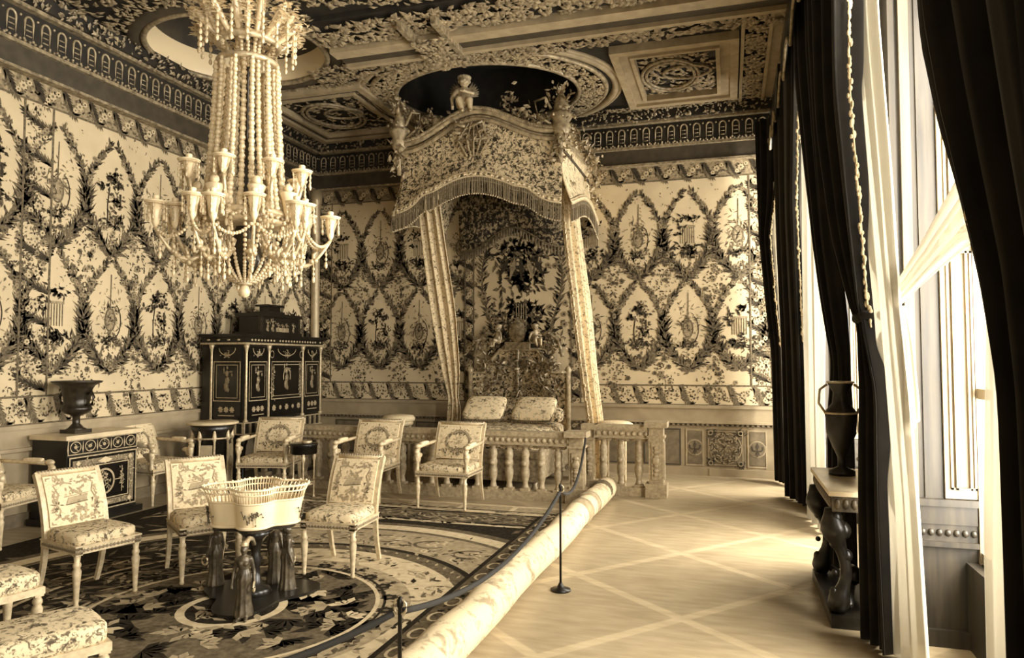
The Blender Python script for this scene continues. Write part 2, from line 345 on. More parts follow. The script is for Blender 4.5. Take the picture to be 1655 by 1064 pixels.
SM = [silk_g, silk_d, silk_m, silk_s]
def silk(P, U0, U1, V0, V1, uc, kmin, kmax, par=0, trees=(0,), pu=.73, vb=1.55, pv=1.38):
    P.rects(U0, U1, V0, V1, 0, 0)
    for k in range(kmin, kmax+1):
        for r in (0, 1):
            cu, zb = uc+k*pu, vb+r*pv
            for sd in (-1, 1):
                t = np.linspace(.0, .95, 44)+rng.normal(0, .004, 44); sh = np.sin(PI*np.clip(t, 0, 1)**.92)**1.0
                u = cu+sd*.37*sh; v = zb+t*pv; low = t < .52
                P.strip(np.stack([u, v], 1), .018+.05*np.clip(.6-t, 0, 1), 2, 2)
                du = np.gradient(u); dv = np.gradient(v); ang = np.arctan2(dv, du)
                for out in (-1, 1):
                    inner = out*sd > 0
                    for q in range(3):
                        keep = low | (rng.random(len(t)) < .85); n = keep.sum(); tk = t[keep]
                        ln = (np.where(tk < .52, .19-.14*np.abs(tk-.28), .12-.04*tk)*(.85 if inner else 1.0))*rng.uniform(.6, 1.25, n)*(1, 1, .6)[q]; wd = rng.uniform(.022, .045, n)
                        uu = u[keep]+rng.normal(0, .008, n); vv = v[keep]+rng.normal(0, .014, n)
                        dk = rng.random(n) < (.42, .25, .1)[q]
                        a = ang[keep]+out*(.42+.3*q)+rng.normal(0, .2, n); pt = np.stack([uu, vv], 1)
                        P.kites(pt[dk], a[dk], ln[dk], wd[dk], 1, 3, .35); P.kites(pt[~dk], a[~dk], ln[~dk], wd[~dk], 2, 3, .35)
                tt = rng.uniform(.55, .95, 7)
                for x in tt: P.rosette((cu+sd*.37*math.sin(PI*x)+rng.normal(0, .03), zb+x*pv), rng.uniform(.025, .04), 3, 2, 4)
            nn_ = 44; pp = np.stack([cu+rng.uniform(-.36, .36, nn_), zb+rng.uniform(0, 1, nn_)*pv], 1); P.kites(pp, rng.uniform(0, 6.28, nn_), rng.uniform(.02, .05, nn_), rng.uniform(.012, .022, nn_), 3, 1); P.kites(pp[:22]+.02, rng.uniform(0, 6.28, 22), .035, .016, 2, 1)
            kind = 1 if (k+r+par) % 2 else (0 if k % 3 in trees else 2); mc = (cu, zb+.66)
            if kind == 0:      # tree and ruin
                P.strip([(cu-.07, mc[1]-.24), (cu-.075, mc[1]-.05), (cu-.05, mc[1]+.16)], .016, 1, 3)
                for dx, dz, n in ((-.02, .26, 16), (.08, .2, 10), (-.13, .14, 9), (.02, .32, 8)): (P.cluster((cu+dx, mc[1]+dz), n, .035, .016, .06, .035, 1, 4), P.cluster((cu+dx, mc[1]+dz), n, .045, .025, .06, .035, 2, 3))
                P.cluster((cu+.06, mc[1]-.03), 60, .05, .08, .06, .03, 2, 3); P.cluster((cu+.02, mc[1]-.25), 46, .09, .04, .08, .03, 2, 3); P.cluster((cu, mc[1]-.28), 22, .1, .03, .07, .025, 1, 4)
                P.rects(cu+.09, cu+.12, mc[1]-.05, mc[1]+.1, 1, 3)
            elif kind == 1:    # lute and ribbons
                P.strip([(cu, mc[1]+.1), (cu+.005, mc[1]+.5)], .014, 2, 3); P.cluster((cu-.02, mc[1]+.02), 60, .09, .14, .07, .018, 3, 2); P.ellipse((cu, mc[1]-.04), .07, .13, .02, 2, 3, 20); P.discs([(cu, mc[1]-.04)], .06, 3, 2, 12, 1.9)
                P.cluster((cu, mc[1]+.02), 44, .08, .12, .08, .02, 2, 3); P.ellipse((cu+.05, mc[1]-.05), .1, .2, .012, 1, 4, 20, -1.4, 1.2)
                P.cluster((cu, mc[1]-.27), 30, .08, .03, .07, .03, 2, 3); P.cluster((cu-.04, mc[1]-.31), 14, .06, .02, .07, .03, 1, 4)
            else:              # little temple
                for dx in np.linspace(-.1, .1, 7): P.rects(cu+dx-.006, cu+dx+.006, mc[1]-.14, mc[1]+.1, 2, 3)
                P.rects(cu-.12, cu+.12, mc[1]+.1, mc[1]+.13, 3, 3); P.cluster((cu+.02, mc[1]+.24), 26, .07, .025, .07, .03, 1, 4); P.cluster((cu-.14, mc[1]+.12), 20, .03, .07, .07, .03, 1, 4)
                P.cluster((cu, mc[1]-.24), 50, .1, .04, .08, .03, 1, 4); P.cluster((cu, mc[1]-.3), 25, .08, .03, .08, .03, 2, 3)
            # flower clusters in the gaps between the ogees, and at the tips
            for (gu, gv, n, su, sv) in ((cu+pu/2, zb, 9, .11, .15), (cu, zb+.16, 4, .05, .06), (cu, zb+.5-.12, 3, .09, .04), (cu+pu/2, zb+.28, 4, .06, .08), (cu+pu/2, zb-.3, 4, .06, .08)):
                P.cluster((gu, gv), n*6, su*1.1, sv*1.1, .045, .022, 2, 2); P.cluster((gu, gv), n*2, su*1.1, sv*1.1, .04, .02, 1, 3)
                for _ in range(n): P.rosette((gu+rng.normal(0, su), gv+rng.normal(0, sv)), rng.uniform(.025, .045), 3 if rng.random() < .6 else 2, 1, 4)
def flower_border(P, a0, a1, b0, b1, vert=False, step=.34, gr=3, rib=1):
    """strip with slanting dark leaf ribbons and flowers; a along, b across"""
    f = (lambda a, b_: (b_, a)) if vert else (lambda a, b_: (a, b_))
    R = (b0, b1, a0, a1) if vert else (a0, a1, b0, b1)
    P.rects(*R, gr, 1); h = b1-b0; e = .022
    for q in ((b0, b0+e), (b1-e, b1)):
        P.rects(*((q[0], q[1], a0, a1) if vert else (a0, a1, q[0], q[1])), 2, 5)
    n = max(1, round((a1-a0)/step)); st = (a1-a0)/n
    for i in range(n):
        a = a0+i*st; t = np.linspace(0, 1, 12)
        aa = a+.1*st+.5*st*t; bb = b0+e+(h-2*e)*(.5+.5*np.cos(PI*t))
        pts = np.stack(f(aa, bb), 1); P.strip(pts, .05*np.sin(PI*(.12+.8*t))+.012, rib, 3)
        for o in (-1, 1): P.kites(pts, np.arctan2(np.gradient(pts[:, 1]), np.gradient(pts[:, 0]))+o*.7, 0.09, .03, rib if o > 0 else 2, 3)
        c = f(a+.78*st, b0+h*.52)
        P.cluster(c, 26, .045, .045, .05, .025, 2, 3); P.rosette(c, .05, 0, 2, 4)
        P.rosette(f(a+.62*st, b0+h*.3), .035, 0, 2, 4); P.rosette(f(a+.98*st, b0+h*.7), .035, 0, 1, 4)
        P.cluster(f(a+.2*st, b0+h*.35), 10, .03, .03, .045, .022, 2, 3)
E_ = .012
# back wall silk (u = x, v = z)
fb = lambda u, v, w: np.stack([u, np.full_like(u, YB-E_)-w, v], 1)
fl_ = lambda u, v, w: np.stack([np.full_like(u, XL+E_)+w, u, v], 1)
def silk_wall(name, f, U0, U1, uc, k0, k1, parent, vborders, par=0, trees=(0,)):
    P = Pat(f, (U0, U1, 1.02, 4.68)); silk(P, U0, U1, 1.33, 4.44, uc, k0, k1, par, trees)
    for (a, b_) in vborders: flower_border(P, 1.33, 4.44, a, b_, True, gr=0)
    flower_border(P, U0, U1, 4.42, 4.68); flower_border(P, U0, U1, 1.02, 1.33, gr=0, rib=2)
    return P.mb.build(name, SM, parent)
silk_wall('silk_panel', fb, -6.98, XR, -1.31, -8, 3, wb, ((-6.9, -6.62), (.3, .6)))
silk_wall('silk_panel', fl_, 2.2, 10.93, 6.64, -6, 6, wl, ((5.5, 5.85), (10.6, 10.9)), 1, (0, 1))
# dado of back wall
m = MB(); m.bb(XL, XR, YB-.03, YB, 0, 1.02)
m.bb(XL, XR, YB-.05, YB, .80, 1.0); m.bb(XL, XR, YB-.075, YB, .985, 1.03); m.bb(XL, XR, YB-.085, YB, .765, .80)
m.build('dado', dado_m, wb)
m = MB()
for x in np.arange(XL+.02, XR, .07): m.bb(x, x+.035, YB-.075, YB-.05, .735, .765)
m.bb(XL, XR, YB-.06, YB, .725, .735); m.build('dentil_moulding', dado_d, wb)
for (x0, x1, kind) in [(-.63, -.37, 'lily'), (.24, .51, 'lily'), (-.33, .2, 'wreath'), (-1.25, -.7, 'plain'), (-6.5, -5.9, 'plain'), (-5.8, -5.1, 'plain'), (-5.0, -4.4, 'plain'), (-1.9, -1.35, 'plain')]:
    P = Pat(lambda u, v, w: np.stack([u, np.full_like(u, YB-.034)-w*2, v], 1)); z0, z1 = .14, .68; cx, cz = (x0+x1)/2, (z0+z1)/2
    if kind == 'plain': P.rects(x0, x1, z0, z1, 1, 1); P.frame(x0, x1, z0, z1, .02, 2, 2)
    if kind == 'lily':
        P.frame(x0, x1, z0, z1, .022, 0, 2); P.rects(x0+.03, x1-.03, z0+.03, z1-.03, 1, 1); P.discs([(cx, cz)], .12, 0, 2, 16); P.discs([(cx, cz)], .105, 1, 3, 16)
        P.kites([(cx, cz-.02)], PI/2, .12, .05, 2, 4, .5); P.rects(cx-.06, cx+.06, cz-.03, cz-.015, 2, 5)
        for sd in (-1, 1): P.ellipse((cx+sd*.04, cz+.02), .035, .045, .022, 2, 4, 12, PI/2-sd*1.2-PI/2*0, PI/2-sd*3.4); P.kites([(cx, cz-.03)], -PI/2+sd*.5, .07, .025, 2, 4)
        P.kites([(cx, cz-.03)], -PI/2, .09, .03, 2, 4)
    if kind == 'wreath':
        P.rects(x0, x1, z0, z1, 1, 1); P.frame(x0+.02, x1-.02, z0+.02, z1-.02, .012, 0, 2); P.ellipse((cx, cz), .225, .225, .012, 0, 3)
        a = rng.uniform(0, 2*PI, 150); r_ = rng.normal(.17, .022, 150); P.kites(np.stack([cx+r_*np.cos(a), cz+r_*np.sin(a)], 1), a+PI/2+rng.normal(0, .6, 150), .05, .022, 2, 4); P.kites(np.stack([cx+r_*np.cos(a+.1), cz+r_*np.sin(a+.1)], 1), a+PI/2, .04, .02, 0, 5)
        P.cluster((cx, cz), 50, .06, .06, .05, .02, 0, 3)
        for sx in (-1, 1):
            for sz in (-1, 1): P.cluster((cx+sx*.2, cz+sz*.21), 22, .03, .03, .06, .02, 2, 3); P.ellipse((cx+sx*.21, cz+sz*.22), .03, .03, .012, 0, 4, 12)
    P.mb.build('dado_panel', [cream, dado_d, band], wb)
struct(MB().bb(-.30, XR, YB-.06, YB, 0, .105).bb(XL, -.30, YB-.05, YB, 0, .12), 'baseboard_back', dado_m)
# dado of left wall
m = MB(); m.bb(XL, XL+.03, YF, YB-.08, 0, 1.02); m.bb(XL, XL+.05, YF, YB-.08, .8, 1.0); m.bb(XL, XL+.075, YF, YB-.08, .985, 1.03); m.bb(XL, XL+.085, YF, YB-.08, .765, .8); m.build('dado', dado_m, wl)
struct(MB().bb(XL, XL+.06, YF, YB-.06, 0, .13), 'baseboard_left', dado_d)
# gilt corner colonnette
m = MB(); m.lathe([(.1, 1.03), (.1, 1.1), (.075, 1.14), (.075, 4.4), (.1, 4.46), (.11, 4.66)], (XL+.1, YB-.1, 0), 16); struct(m, 'trim_1', mat('colonnette_gilt', .75, .35, .3, .05))

# ---------------------------------------------------------------- cornice
def cornice(tag_n, A, d, nrm, L):
    A = np.array(A, float); d = np.array(d, float); nrm = np.array(nrm, float)
    root = MB()
    def bar(z0, z1, t, m=0, o=0): c = A+d*L/2+nrm*(t/2+o)+Z3*(z0+z1)/2; root.box(c, (L, t, z1-z0), m, basis(d, nrm, Z3))
    bar(4.68, 4.92, .10, 0); bar(4.66, 4.69, .13, 1); bar(4.915, 4.955, .15, 1); bar(4.955, 5.27, .16, 2); bar(5.27, 5.31, .24, 1); bar(5.31, 5.5, .28, 2)
    r = struct(root, tag_n, [band, gold_ds, relief_dark])
    g = MB(); k = int(L/.185)
    for i in range(k):
        c = A+d*(i+.5)*(L/k)+nrm*.165
        t = np.linspace(0, PI, 9); P = [c+d*.047+Z3*4.99]+[c+d*.047*math.cos(x)+Z3*(5.16+.06*math.sin(x)) for x in t]+[c-d*.047+Z3*4.99]
        g.tube(P, .012, 5, 0)
        for z in (5.02, 5.075, 5.13): g.tube([c-d*.03+Z3*z, c+d*.03+Z3*z], .007, 4, 0)
        g.ell(c+d*(L/k)*.5+Z3*5.21, .013); g.ell(c-d*.05+Z3*4.98, .014); g.ell(c+d*.05+Z3*4.98, .014)
    g.build('arched_niche_frieze', gold, r)
    g = MB(); n = int(L*7)
    g.inst(SPL, [A+d*x+nrm*.16+Z3*4.965 for x in np.arange(.02, L, .055)], .016)
    scatter(g, int(L*150), lambda n: A+np.outer(rng.uniform(0, L, n), d)+np.outer(rng.uniform(.2, .34, n), nrm)+np.outer(rng.uniform(5.29, 5.5, n), Z3), .026, d, unit(Z3+nrm*.6), unit(nrm-Z3*.6))
    g.build('leaf_moulding', gold_ds, r)
    return r
cornice('trim_2', (XL, YB, 0), X3, -Y3, XR-XL)
cornice('trim_3', (XL, YB, 0), -Y3, X3, 9.2)
cornice('trim_4', (XR, YB, 0), -Y3, -X3, 9.2)
# ---------------------------------------------------------------- ceiling
H1 = (-3.25, 9.45, 1.32, 1.12); H2 = (-5.72, 7.24, 1.06, .99)
m = MB()
for x0, x1, y0, y1 in [(-7.3, 1.5, YF-.3, 5.9), (-4.4, 1.5, 5.9, 8.3), (-7.3, -7, 5.9, 11.2), (-7, -5.0, 8.3, 11.2), (-1.35, 1.5, 8.3, 11.2), (-5, -1.35, 10.95, 11.2)]:
    m.add([(x0, y0, ZC), (x1, y0, ZC), (x1, y1, ZC), (x0, y1, ZC)], np.array([(0, 1, 2, 3)]))
def holed(m, rect, h):
    x0, x1, y0, y1 = rect; cx, cy, rx, ry = h; n = 72; O = []; I = []
    for i in range(n):
        a = 2*PI*i/n; I.append((cx+rx*math.cos(a), cy+ry*math.sin(a), ZC))
        dx, dy = math.cos(a), math.sin(a); k = min([(x1-cx)/dx if dx > 1e-9 else 1e9, (x0-cx)/dx if dx < -1e-9 else 1e9, (y1-cy)/dy if dy > 1e-9 else 1e9, (y0-cy)/dy if dy < -1e-9 else 1e9]); O.append((cx+dx*k, cy+dy*k, ZC))
    m.add(O+I, np.array([(i, (i+1) % n, n+(i+1) % n, n+i) for i in range(n)]))
    # corners of the rectangle
    for X_, Y_ in ((x0, y0), (x1, y0), (x0, y1), (x1, y1)):
        a = math.atan2(Y_-cy, X_-cx) % (2*PI); i = int(a/(2*PI)*n) % n; m.add([O[i], O[(i+1) % n], (X_, Y_, ZC)], np.array([(0, 1, 2)]))
holed(m, (-5.0, -1.35, 8.3, 10.95), H1); holed(m, (-7, -4.4, 5.9, 8.3), H2)
ceil = struct(m, 'ceiling', relief_dark)
def ring_wall(h, z1, mt, name, cap_m):
    cx, cy, rx, ry = h; t = np.linspace(0, 2*PI, 73); g = MB()
    G = np.stack([np.stack([cx+rx*k*np.cos(t), cy+ry*k*np.sin(t), np.full_like(t, z)], 1) for k, z in ((1, ZC), (.97, ZC+.1), (.97, z1))]); g.grid(G, 0)
    G = np.stack([np.stack([cx+rx*.97*k*np.cos(t), cy+ry*.97*k*np.sin(t), np.full_like(t, z1+.4*math.sqrt(max(0, 1-k*k)))], 1) for k in np.linspace(1, .001, 7)]); g.grid(G, 1)
    g.build(name, [mt, cap_m], ceil)
ring_wall(H1, 6.3, relief_dark, 'oval_dome', mat('dome_painting', .1, .8, 0, .05, 3))
ring_wall(H2, 5.8, white_paint, 'round_recess', dark_paint)
g = MB(); scatter(g, 160, lambda n: np.array([H2[0], H2[1], 5.93])+np.stack([rng.uniform(-.6, .6, n), rng.uniform(-.6, .6, n), np.zeros(n)], 1), .05, X3, Y3, -Z3); g.build('painted_figures', gold_ds, ceil)
def ring_pts(h, k0, k1, z=ZC):
    def f(n):
        a = rng.uniform(0, 2*PI, n); k = np.sqrt(rng.uniform(k0*k0, k1*k1, n)); return np.stack([h[0]+h[2]*k*np.cos(a), h[1]+h[3]*k*np.sin(a), np.full(n, z)], 1)
    return f
def ring_tube(mb, h, k, r, z, m=0, sq=None):
    t = np.linspace(0, 2*PI, 64, endpoint=False); mb.tube(np.stack([h[0]+h[2]*k*np.cos(t), h[1]+h[3]*k*np.sin(t), np.full(64, z)], 1), r, 8, m, closed=True, sq=sq)
g = MB(); scatter(g, 1500, ring_pts(H1, 1.03, 1.25, ZC-.05), .042, X3, Y3, -Z3); ring_tube(g, H1, 1.0, .04, ZC-.03); ring_tube(g, H1, 1.28, .035, ZC-.03)
g.build('gilt_oval_garland', gold, ceil)
# smooth cove beside the oval garland
g = MB()
for k, r, in ((1.38, .05), (1.43, .03)): ring_tube(g, H1, k, r, ZC-.01)
g.build('oval_moulding', cream, ceil)
g = MB(); ring_tube(g, H2, 1.12, .09, ZC, 0, (1, .6)); g.build('round_moulding', band, ceil)
g = MB(); ring_tube(g, H2, 1.015, .035, ZC-.02); scatter(g, 700, ring_pts(H2, 1.2, 1.42, ZC-.03), .038, X3, Y3, -Z3); g.build('round_garland', gold_ds, ceil)
# beams and compartments
def lump_rect(mb, x0, x1, y0, y1, n, size, z=ZC-.05): scatter(mb, n, lambda n: np.stack([rng.uniform(x0, x1, n), rng.uniform(y0, y1, n), np.full(n, z)], 1), size, X3, Y3, -Z3)
g = MB(); g.bb(-4.5, XR, 7.32, 7.5, ZC-.16, ZC, 1); g.bb(-4.5, XR, 7.5, 7.72, ZC-.12, ZC, 0); g.bb(-4.5, XR, 7.72, 7.79, ZC-.17, ZC, 1); g.bb(-4.5, XR, 6.75, 7.32, ZC-.06, ZC, 2)
g.bb(-4.5, XR, 7.79, 8.28, ZC-.04, ZC, 2)
g.build('beam', [band, cream, relief_dark], ceil)
g = MB(); lump_rect(g, -4.5, XR, 6.8, 7.28, 900, .055, ZC-.1); g.bb(-3.42, -3.36, 6.9, 7.95, ZC-.2, ZC); g.bb(-3.02, -2.96, 6.9, 7.95, ZC-.2, ZC); lump_rect(g, -3.4, -3.0, 7.2, 8.0, 130, .05, ZC-.22)
lump_rect(g, -5.2, XR, 7.84, 8.25, 900, .05, ZC-.07); lump_rect(g, -5.3, -4.6, 8.2, 9.2, 150, .04); lump_rect(g, -4.5, XR, 6.0, 6.15, 160, .04)
g.build('beam_garland', gold_ds, ceil)
g = MB(); cxo = (-3.0, 3.6, 2.5, 2.5); ring_tube(g, cxo, 1.0, .1, ZC-.02); ring_tube(g, cxo, 1.08, .05, ZC-.02); g.build('centre_oval_moulding', cream, ceil)
g = MB(); scatter(g, 1500, ring_pts(cxo, 1.1, 1.25, ZC-.04), .05, X3, Y3, -Z3); lump_rect(g, -6.9, XR, 5.6, 5.95, 300, .05); g.build('centre_oval_garland', gold_ds, ceil)
# right compartment
def compartment(x0, x1, y0, y1, mats, dens, lo, hi, name):
    g = MB()
    for k, (w0, w1, dz, mm) in enumerate(((0, .1, .1, 0), (.1, .22, .06, 1), (.22, .27, .09, 0))):
        a0, a1, b0, b1 = x0+w0, x1-w0, y0+w0, y1-w0; t = w1-w0
        for (p0, p1, q0, q1) in ((a0, a1, b0, b0+t), (a0, a1, b1-t, b1), (a0, a0+t, b0+t, b1-t), (a1-t, a1, b0+t, b1-t)): g.bb(p0, p1, q0, q1, ZC-dz, ZC, mm)
    g.build(name, [mats[0], mats[1]], ceil)
    g = MB(); lump_rect(g, x0+.3, x1-.3, y0+.3, y1-.3, dens, .045, ZC-.02)
    cx, cy = (x0+x1)/2-.1, (y0+y1)/2; h = (cx, cy, (x1-x0)*.24, (y1-y0)*.26)
    for k in (1, .85): ring_tube(g, h, k, .022, ZC-.05)
    h2 = (cx+.22, cy-.1, .3, .2); ring_tube(g, h2, 1, .02, ZC-.06)
    g.build('panel_relief', mats[2], ceil)
compartment(-1.35, .16, 8.45, 10.45, (cream, stone, gold_ds), 300, 0, 0, 'panel_frame')
compartment(-6.6, -4.75, 8.5, 10.6, (cream, band, gold_ds), 260, 0, 0, 'panel_frame')
g = MB(); g.bb(.18, .22, 6, YB-.3, ZC-.08, ZC, 0); g.bb(.48, .52, 6, YB-.3, ZC-.08, ZC, 0); g.bb(.52, .7, 6, YB-.3, ZC-.05, ZC, 1); g.build('side_beam', [cream, stone], ceil)
g = MB(); lump_rect(g, .23, .47, 8.2, YB-.35, 330, .045); lump_rect(g, -1.7, .2, 10.5, 10.66, 170, .035); lump_rect(g, -6.8, -4.9, 10.65, 10.75, 90, .04); lump_rect(g, -6.9, -6.62, 8.2, 10.7, 200, .04); g.build('side_garland', gold_ds, ceil)

# ---------------------------------------------------------------- windows (right wall)
for i, (a, b_) in enumerate(WIN):
    w = tag(bpy.data.objects.new('window_%d' % (i+1), None), kind='structure'); C.objects.link(w); w.location = (XO-.06, (a+b_)/2, 0)
    rel = np.array([XO-.06, (a+b_)/2, 0]); x = XO-.06
    f = MB()
    for y in (a+.02, (a+b_)/2, b_-.02): f.bb(x-.035, x+.035, y-.04, y+.04, .5, 4.75)
    for z in (.54, 1.5, 2.4, 3.3, 4.2, 4.71): f.bb(x-.03, x+.03, a, b_, z-.03, z+.03)
    f.build('window_frame', shutter_m, w, rel=rel)
    g = MB(); g.bb(x-.004, x+.004, a+.03, b_-.03, .52, 4.73); g.build('window_pane', glass, w, rel=rel)
    if i == 3: continue
    # far jamb: panelled pilaster strips facing the room's near end, folded white shutter
    j = MB(); Y = b_
    for (x0, x1, t, mm) in ((XR-.0, XR+.035, .05, 0), (XR+.035, XR+.06, .03, 1), (XR+.06, XR+.115, .055, 2), (XR+.115, XR+.15, .03, 0), (XR+.15, XR+.2, .04, 1), (XR+.2, XR+.25, .03, 0)):
        j.bb(x0, x1, Y-t, Y, .86, 4.75, mm)
    j.bb(XR, XO-.1, Y-.075, Y, .83, .87, 0); j.bb(XR, XO-.1, Y-.05, Y, .72, .83, 0); j.bb(XR, XO-.1, Y-.07, Y, .59, .62, 0); j.bb(XR, XO-.1, Y-.04, Y, .62, .72, 0); j.bb(XR, XO-.1, Y-.03, Y, 0, .59, 0); j.bb(XR, XO-.1, Y-.06, Y, 0, .1, 0)
    for q in np.arange(XR+.04, XO-.12, .045): j.ell((q, Y-.045, .67), (.018, .015, .022), T=SPL)
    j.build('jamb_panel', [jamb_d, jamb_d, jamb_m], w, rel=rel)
    s = MB(); x0, x1 = XR+.255, XR+.45
    s.bb(x0, x1, Y-.05, Y-.012, .875, 4.5)
    for (p, q) in ((.93, 2.35), (2.47, 4.4)):
        for d_, t in ((.03, .062), (.055, .07)):
            s.bb(x0+d_, x0+d_+.012, Y-t, Y-.05, p, q); s.bb(x1-d_-.012, x1-d_, Y-t, Y-.05, p, q); s.bb(x0+d_, x1-d_, Y-t, Y-.05, p, p+.012); s.bb(x0+d_, x1-d_, Y-t, Y-.05, q-.012, q)
    s.build('shutter', shutter_m, w, rel=rel)
    s = MB(); s.bb(XR+.1, XO-.12, a+.0, a+.05, .875, 4.5); s.build('shutter', shutter_m, w, rel=rel)
# ============================================================ FURNITURE
# ---- carpet
CX0, CX1, CY0, CY1 = -6.3, -1.78, -1.5, 7.95
m = MB(); m.bb(CX0, CX1, CY0, CY1, 0, .012, 0)
P = Pat(lambda u, v, w: np.stack([u, v, .0123+w*.16], 1), (CX0, CX1, CY0, CY1))
P.rects(CX0, CX1, CY0, CY1, 0, 0)
def rug_border(v0, v1, mt): P.rects(CX0, CX1, v0, v1, mt, 1)
def scrolls(c, R, n, a0, a1, m1, m2, sz, lv):
    for a in np.linspace(a0, a1, n):
        p = (c[0]+R*math.cos(a), c[1]+R*math.sin(a)); P.ellipse(p, sz, sz*.8, sz*.22, m1, lv, 14, a, a+4.6); P.cluster((p[0]+.5*sz, p[1]), 8, sz*.5, sz*.4, sz*.7, sz*.25, m2, lv+1)
RC = (-3.25, 4.15)
P.rects(CX0, CX1, 7.66, 7.95, 2, 1); P.rects(CX0, CX1, 7.62, 7.66, 0, 2); P.rects(CX0, CX1, 7.5, 7.62, 3, 1); P.rects(CX0, CX1, 7.88, 7.95, 3, 2)
for x in np.arange(CX0+.2, CX1, .62): P.rects(x, x+.06, 7.66, 7.88, 3, 2)
P.rects(CX0, CX1, 7.44, 7.5, 0, 2); P.rects(CX0, CX1, 7.05, 7.44, 1, 1); P.rects(CX0, CX1, 6.98, 7.05, 0, 2); P.rects(CX0, CX1, 6.92, 6.98, 3, 2)
for x in np.arange(CX0+.1, CX1, .22): P.ellipse((x, 7.24), .08, .1, .022, 2, 3, 10, x, x+4.4); P.cluster((x+.1, 7.24), 6, .05, .07, .08, .03, 0, 4)
t = np.linspace(0, 2*PI, 97)
def disc(r, mt, lv, ry=None):
    k = ry or r; a = np.linspace(0, 2*PI, 64, endpoint=False)
    for i in range(64): P.put([[RC, (RC[0]+r*math.cos(a[i]), RC[1]+k*math.sin(a[i])), (RC[0]+r*math.cos(a[i]+2*PI/64), RC[1]+k*math.sin(a[i]+2*PI/64))]], mt, lv)
# half round spandrel towards the bed, pale field
disc(2.62, 1, 1); disc(2.52, 3, 2); disc(2.36, 1, 3); disc(2.3, 2, 4); disc(1.74, 0, 5); disc(1.68, 1, 6); disc(1.54, 3, 7); disc(1.2, 2, 8); disc(.98, 1, 9)
scrolls(RC, 2.02, 26, 0, 2*PI, 1, 3, .15, 6); scrolls(RC, 1.86, 30, .1, 2*PI+.1, 3, 1, .08, 6); scrolls(RC, 1.38, 22, 0, 2*PI, 2, 1, .06, 9)
for a in np.linspace(0, 2*PI, 80): P.kites([(RC[0]+1.61*math.cos(a), RC[1]+1.61*math.sin(a))], a+.8, .08, .03, 2, 8)
for a in np.linspace(0, 2*PI, 26): P.cluster((RC[0]+1.05*math.cos(a), RC[1]+1.05*math.sin(a)), 10, .07, .07, .09, .045, 1, 10); P.rosette((RC[0]+1.05*math.cos(a), RC[1]+1.05*math.sin(a)), .07, 0, 1, 12)
for k in range(46):
    a = rng.uniform(0, 2*PI); r_ = .9*math.sqrt(rng.uniform(.12, 1)); p = np.array([RC[0]+r_*math.cos(a), RC[1]+r_*math.sin(a)]); b_ = rng.uniform(0, 2*PI); n = 7
    P.kites(np.tile(p, (n, 1)), b_+np.linspace(-1.3, 1.3, n), rng.uniform(.12, .24, n), .07, 0, 10, .6)
for k in range(34):
    a = rng.uniform(0, 2*PI); r_ = .9*math.sqrt(rng.uniform(.12, 1)); p = (RC[0]+r_*math.cos(a), RC[1]+r_*math.sin(a)); b_ = rng.uniform(0, 2*PI)
    P.kites(np.tile(p, (4, 1)), b_+np.linspace(-.9, .9, 4), rng.uniform(.08, .16, 4), .06, int(rng.choice([2, 3, 2])), 11, .65)
P.discs([RC], .36, 3, 11, 30); P.discs([RC], .3, 0, 12, 30); P.cluster(RC, 40, .12, .12, .14, .06, 2, 13)
P.ellipse(RC, .97, .97, .03, 3, 12, 64); P.ellipse(RC, 1.02, 1.02, .02, 0, 12, 64)
for _ in range(900):
    a = rng.uniform(0, 2*PI); r_ = rng.choice([1.12, 1.38, 1.42, 1.9, 2.05, 2.2])+rng.normal(0, .07); P.kites([(RC[0]+r_*math.cos(a), RC[1]+r_*math.sin(a))], a+rng.normal(PI/2, .9), rng.uniform(.04, .13), rng.uniform(.02, .05), int(rng.choice([0, 1, 1, 2, 2])), 9)
for _ in range(500): P.kites([(rng.uniform(CX0, CX1), rng.uniform(6.9, 7.7))], rng.normal(0, .5), rng.uniform(.06, .18), rng.uniform(.02, .04), int(rng.choice([0, 1, 2, 2])), 6)
def shade_sector(a0, a1, r0, r1, mt, lv, n=24):
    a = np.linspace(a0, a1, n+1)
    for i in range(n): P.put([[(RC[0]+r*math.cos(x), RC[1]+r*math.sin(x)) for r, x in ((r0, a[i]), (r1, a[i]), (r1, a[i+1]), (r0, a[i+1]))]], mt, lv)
for (r0, r1) in ((1.06, 1.5), (1.56, 2.28)):  # left part of the rings darkened: chair shade put into the carpet colour
    shade_sector(math.radians(115), math.radians(262), r0, r1, 0, 15)
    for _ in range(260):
        a = rng.uniform(math.radians(116), math.radians(261)); r_ = rng.uniform(r0+.05, r1-.05); P.kites([(RC[0]+r_*math.cos(a), RC[1]+r_*math.sin(a))], rng.normal(.3, .8), rng.uniform(.1, .26), rng.uniform(.03, .07), int(rng.choice([1, 1, 1, 2])), 16)
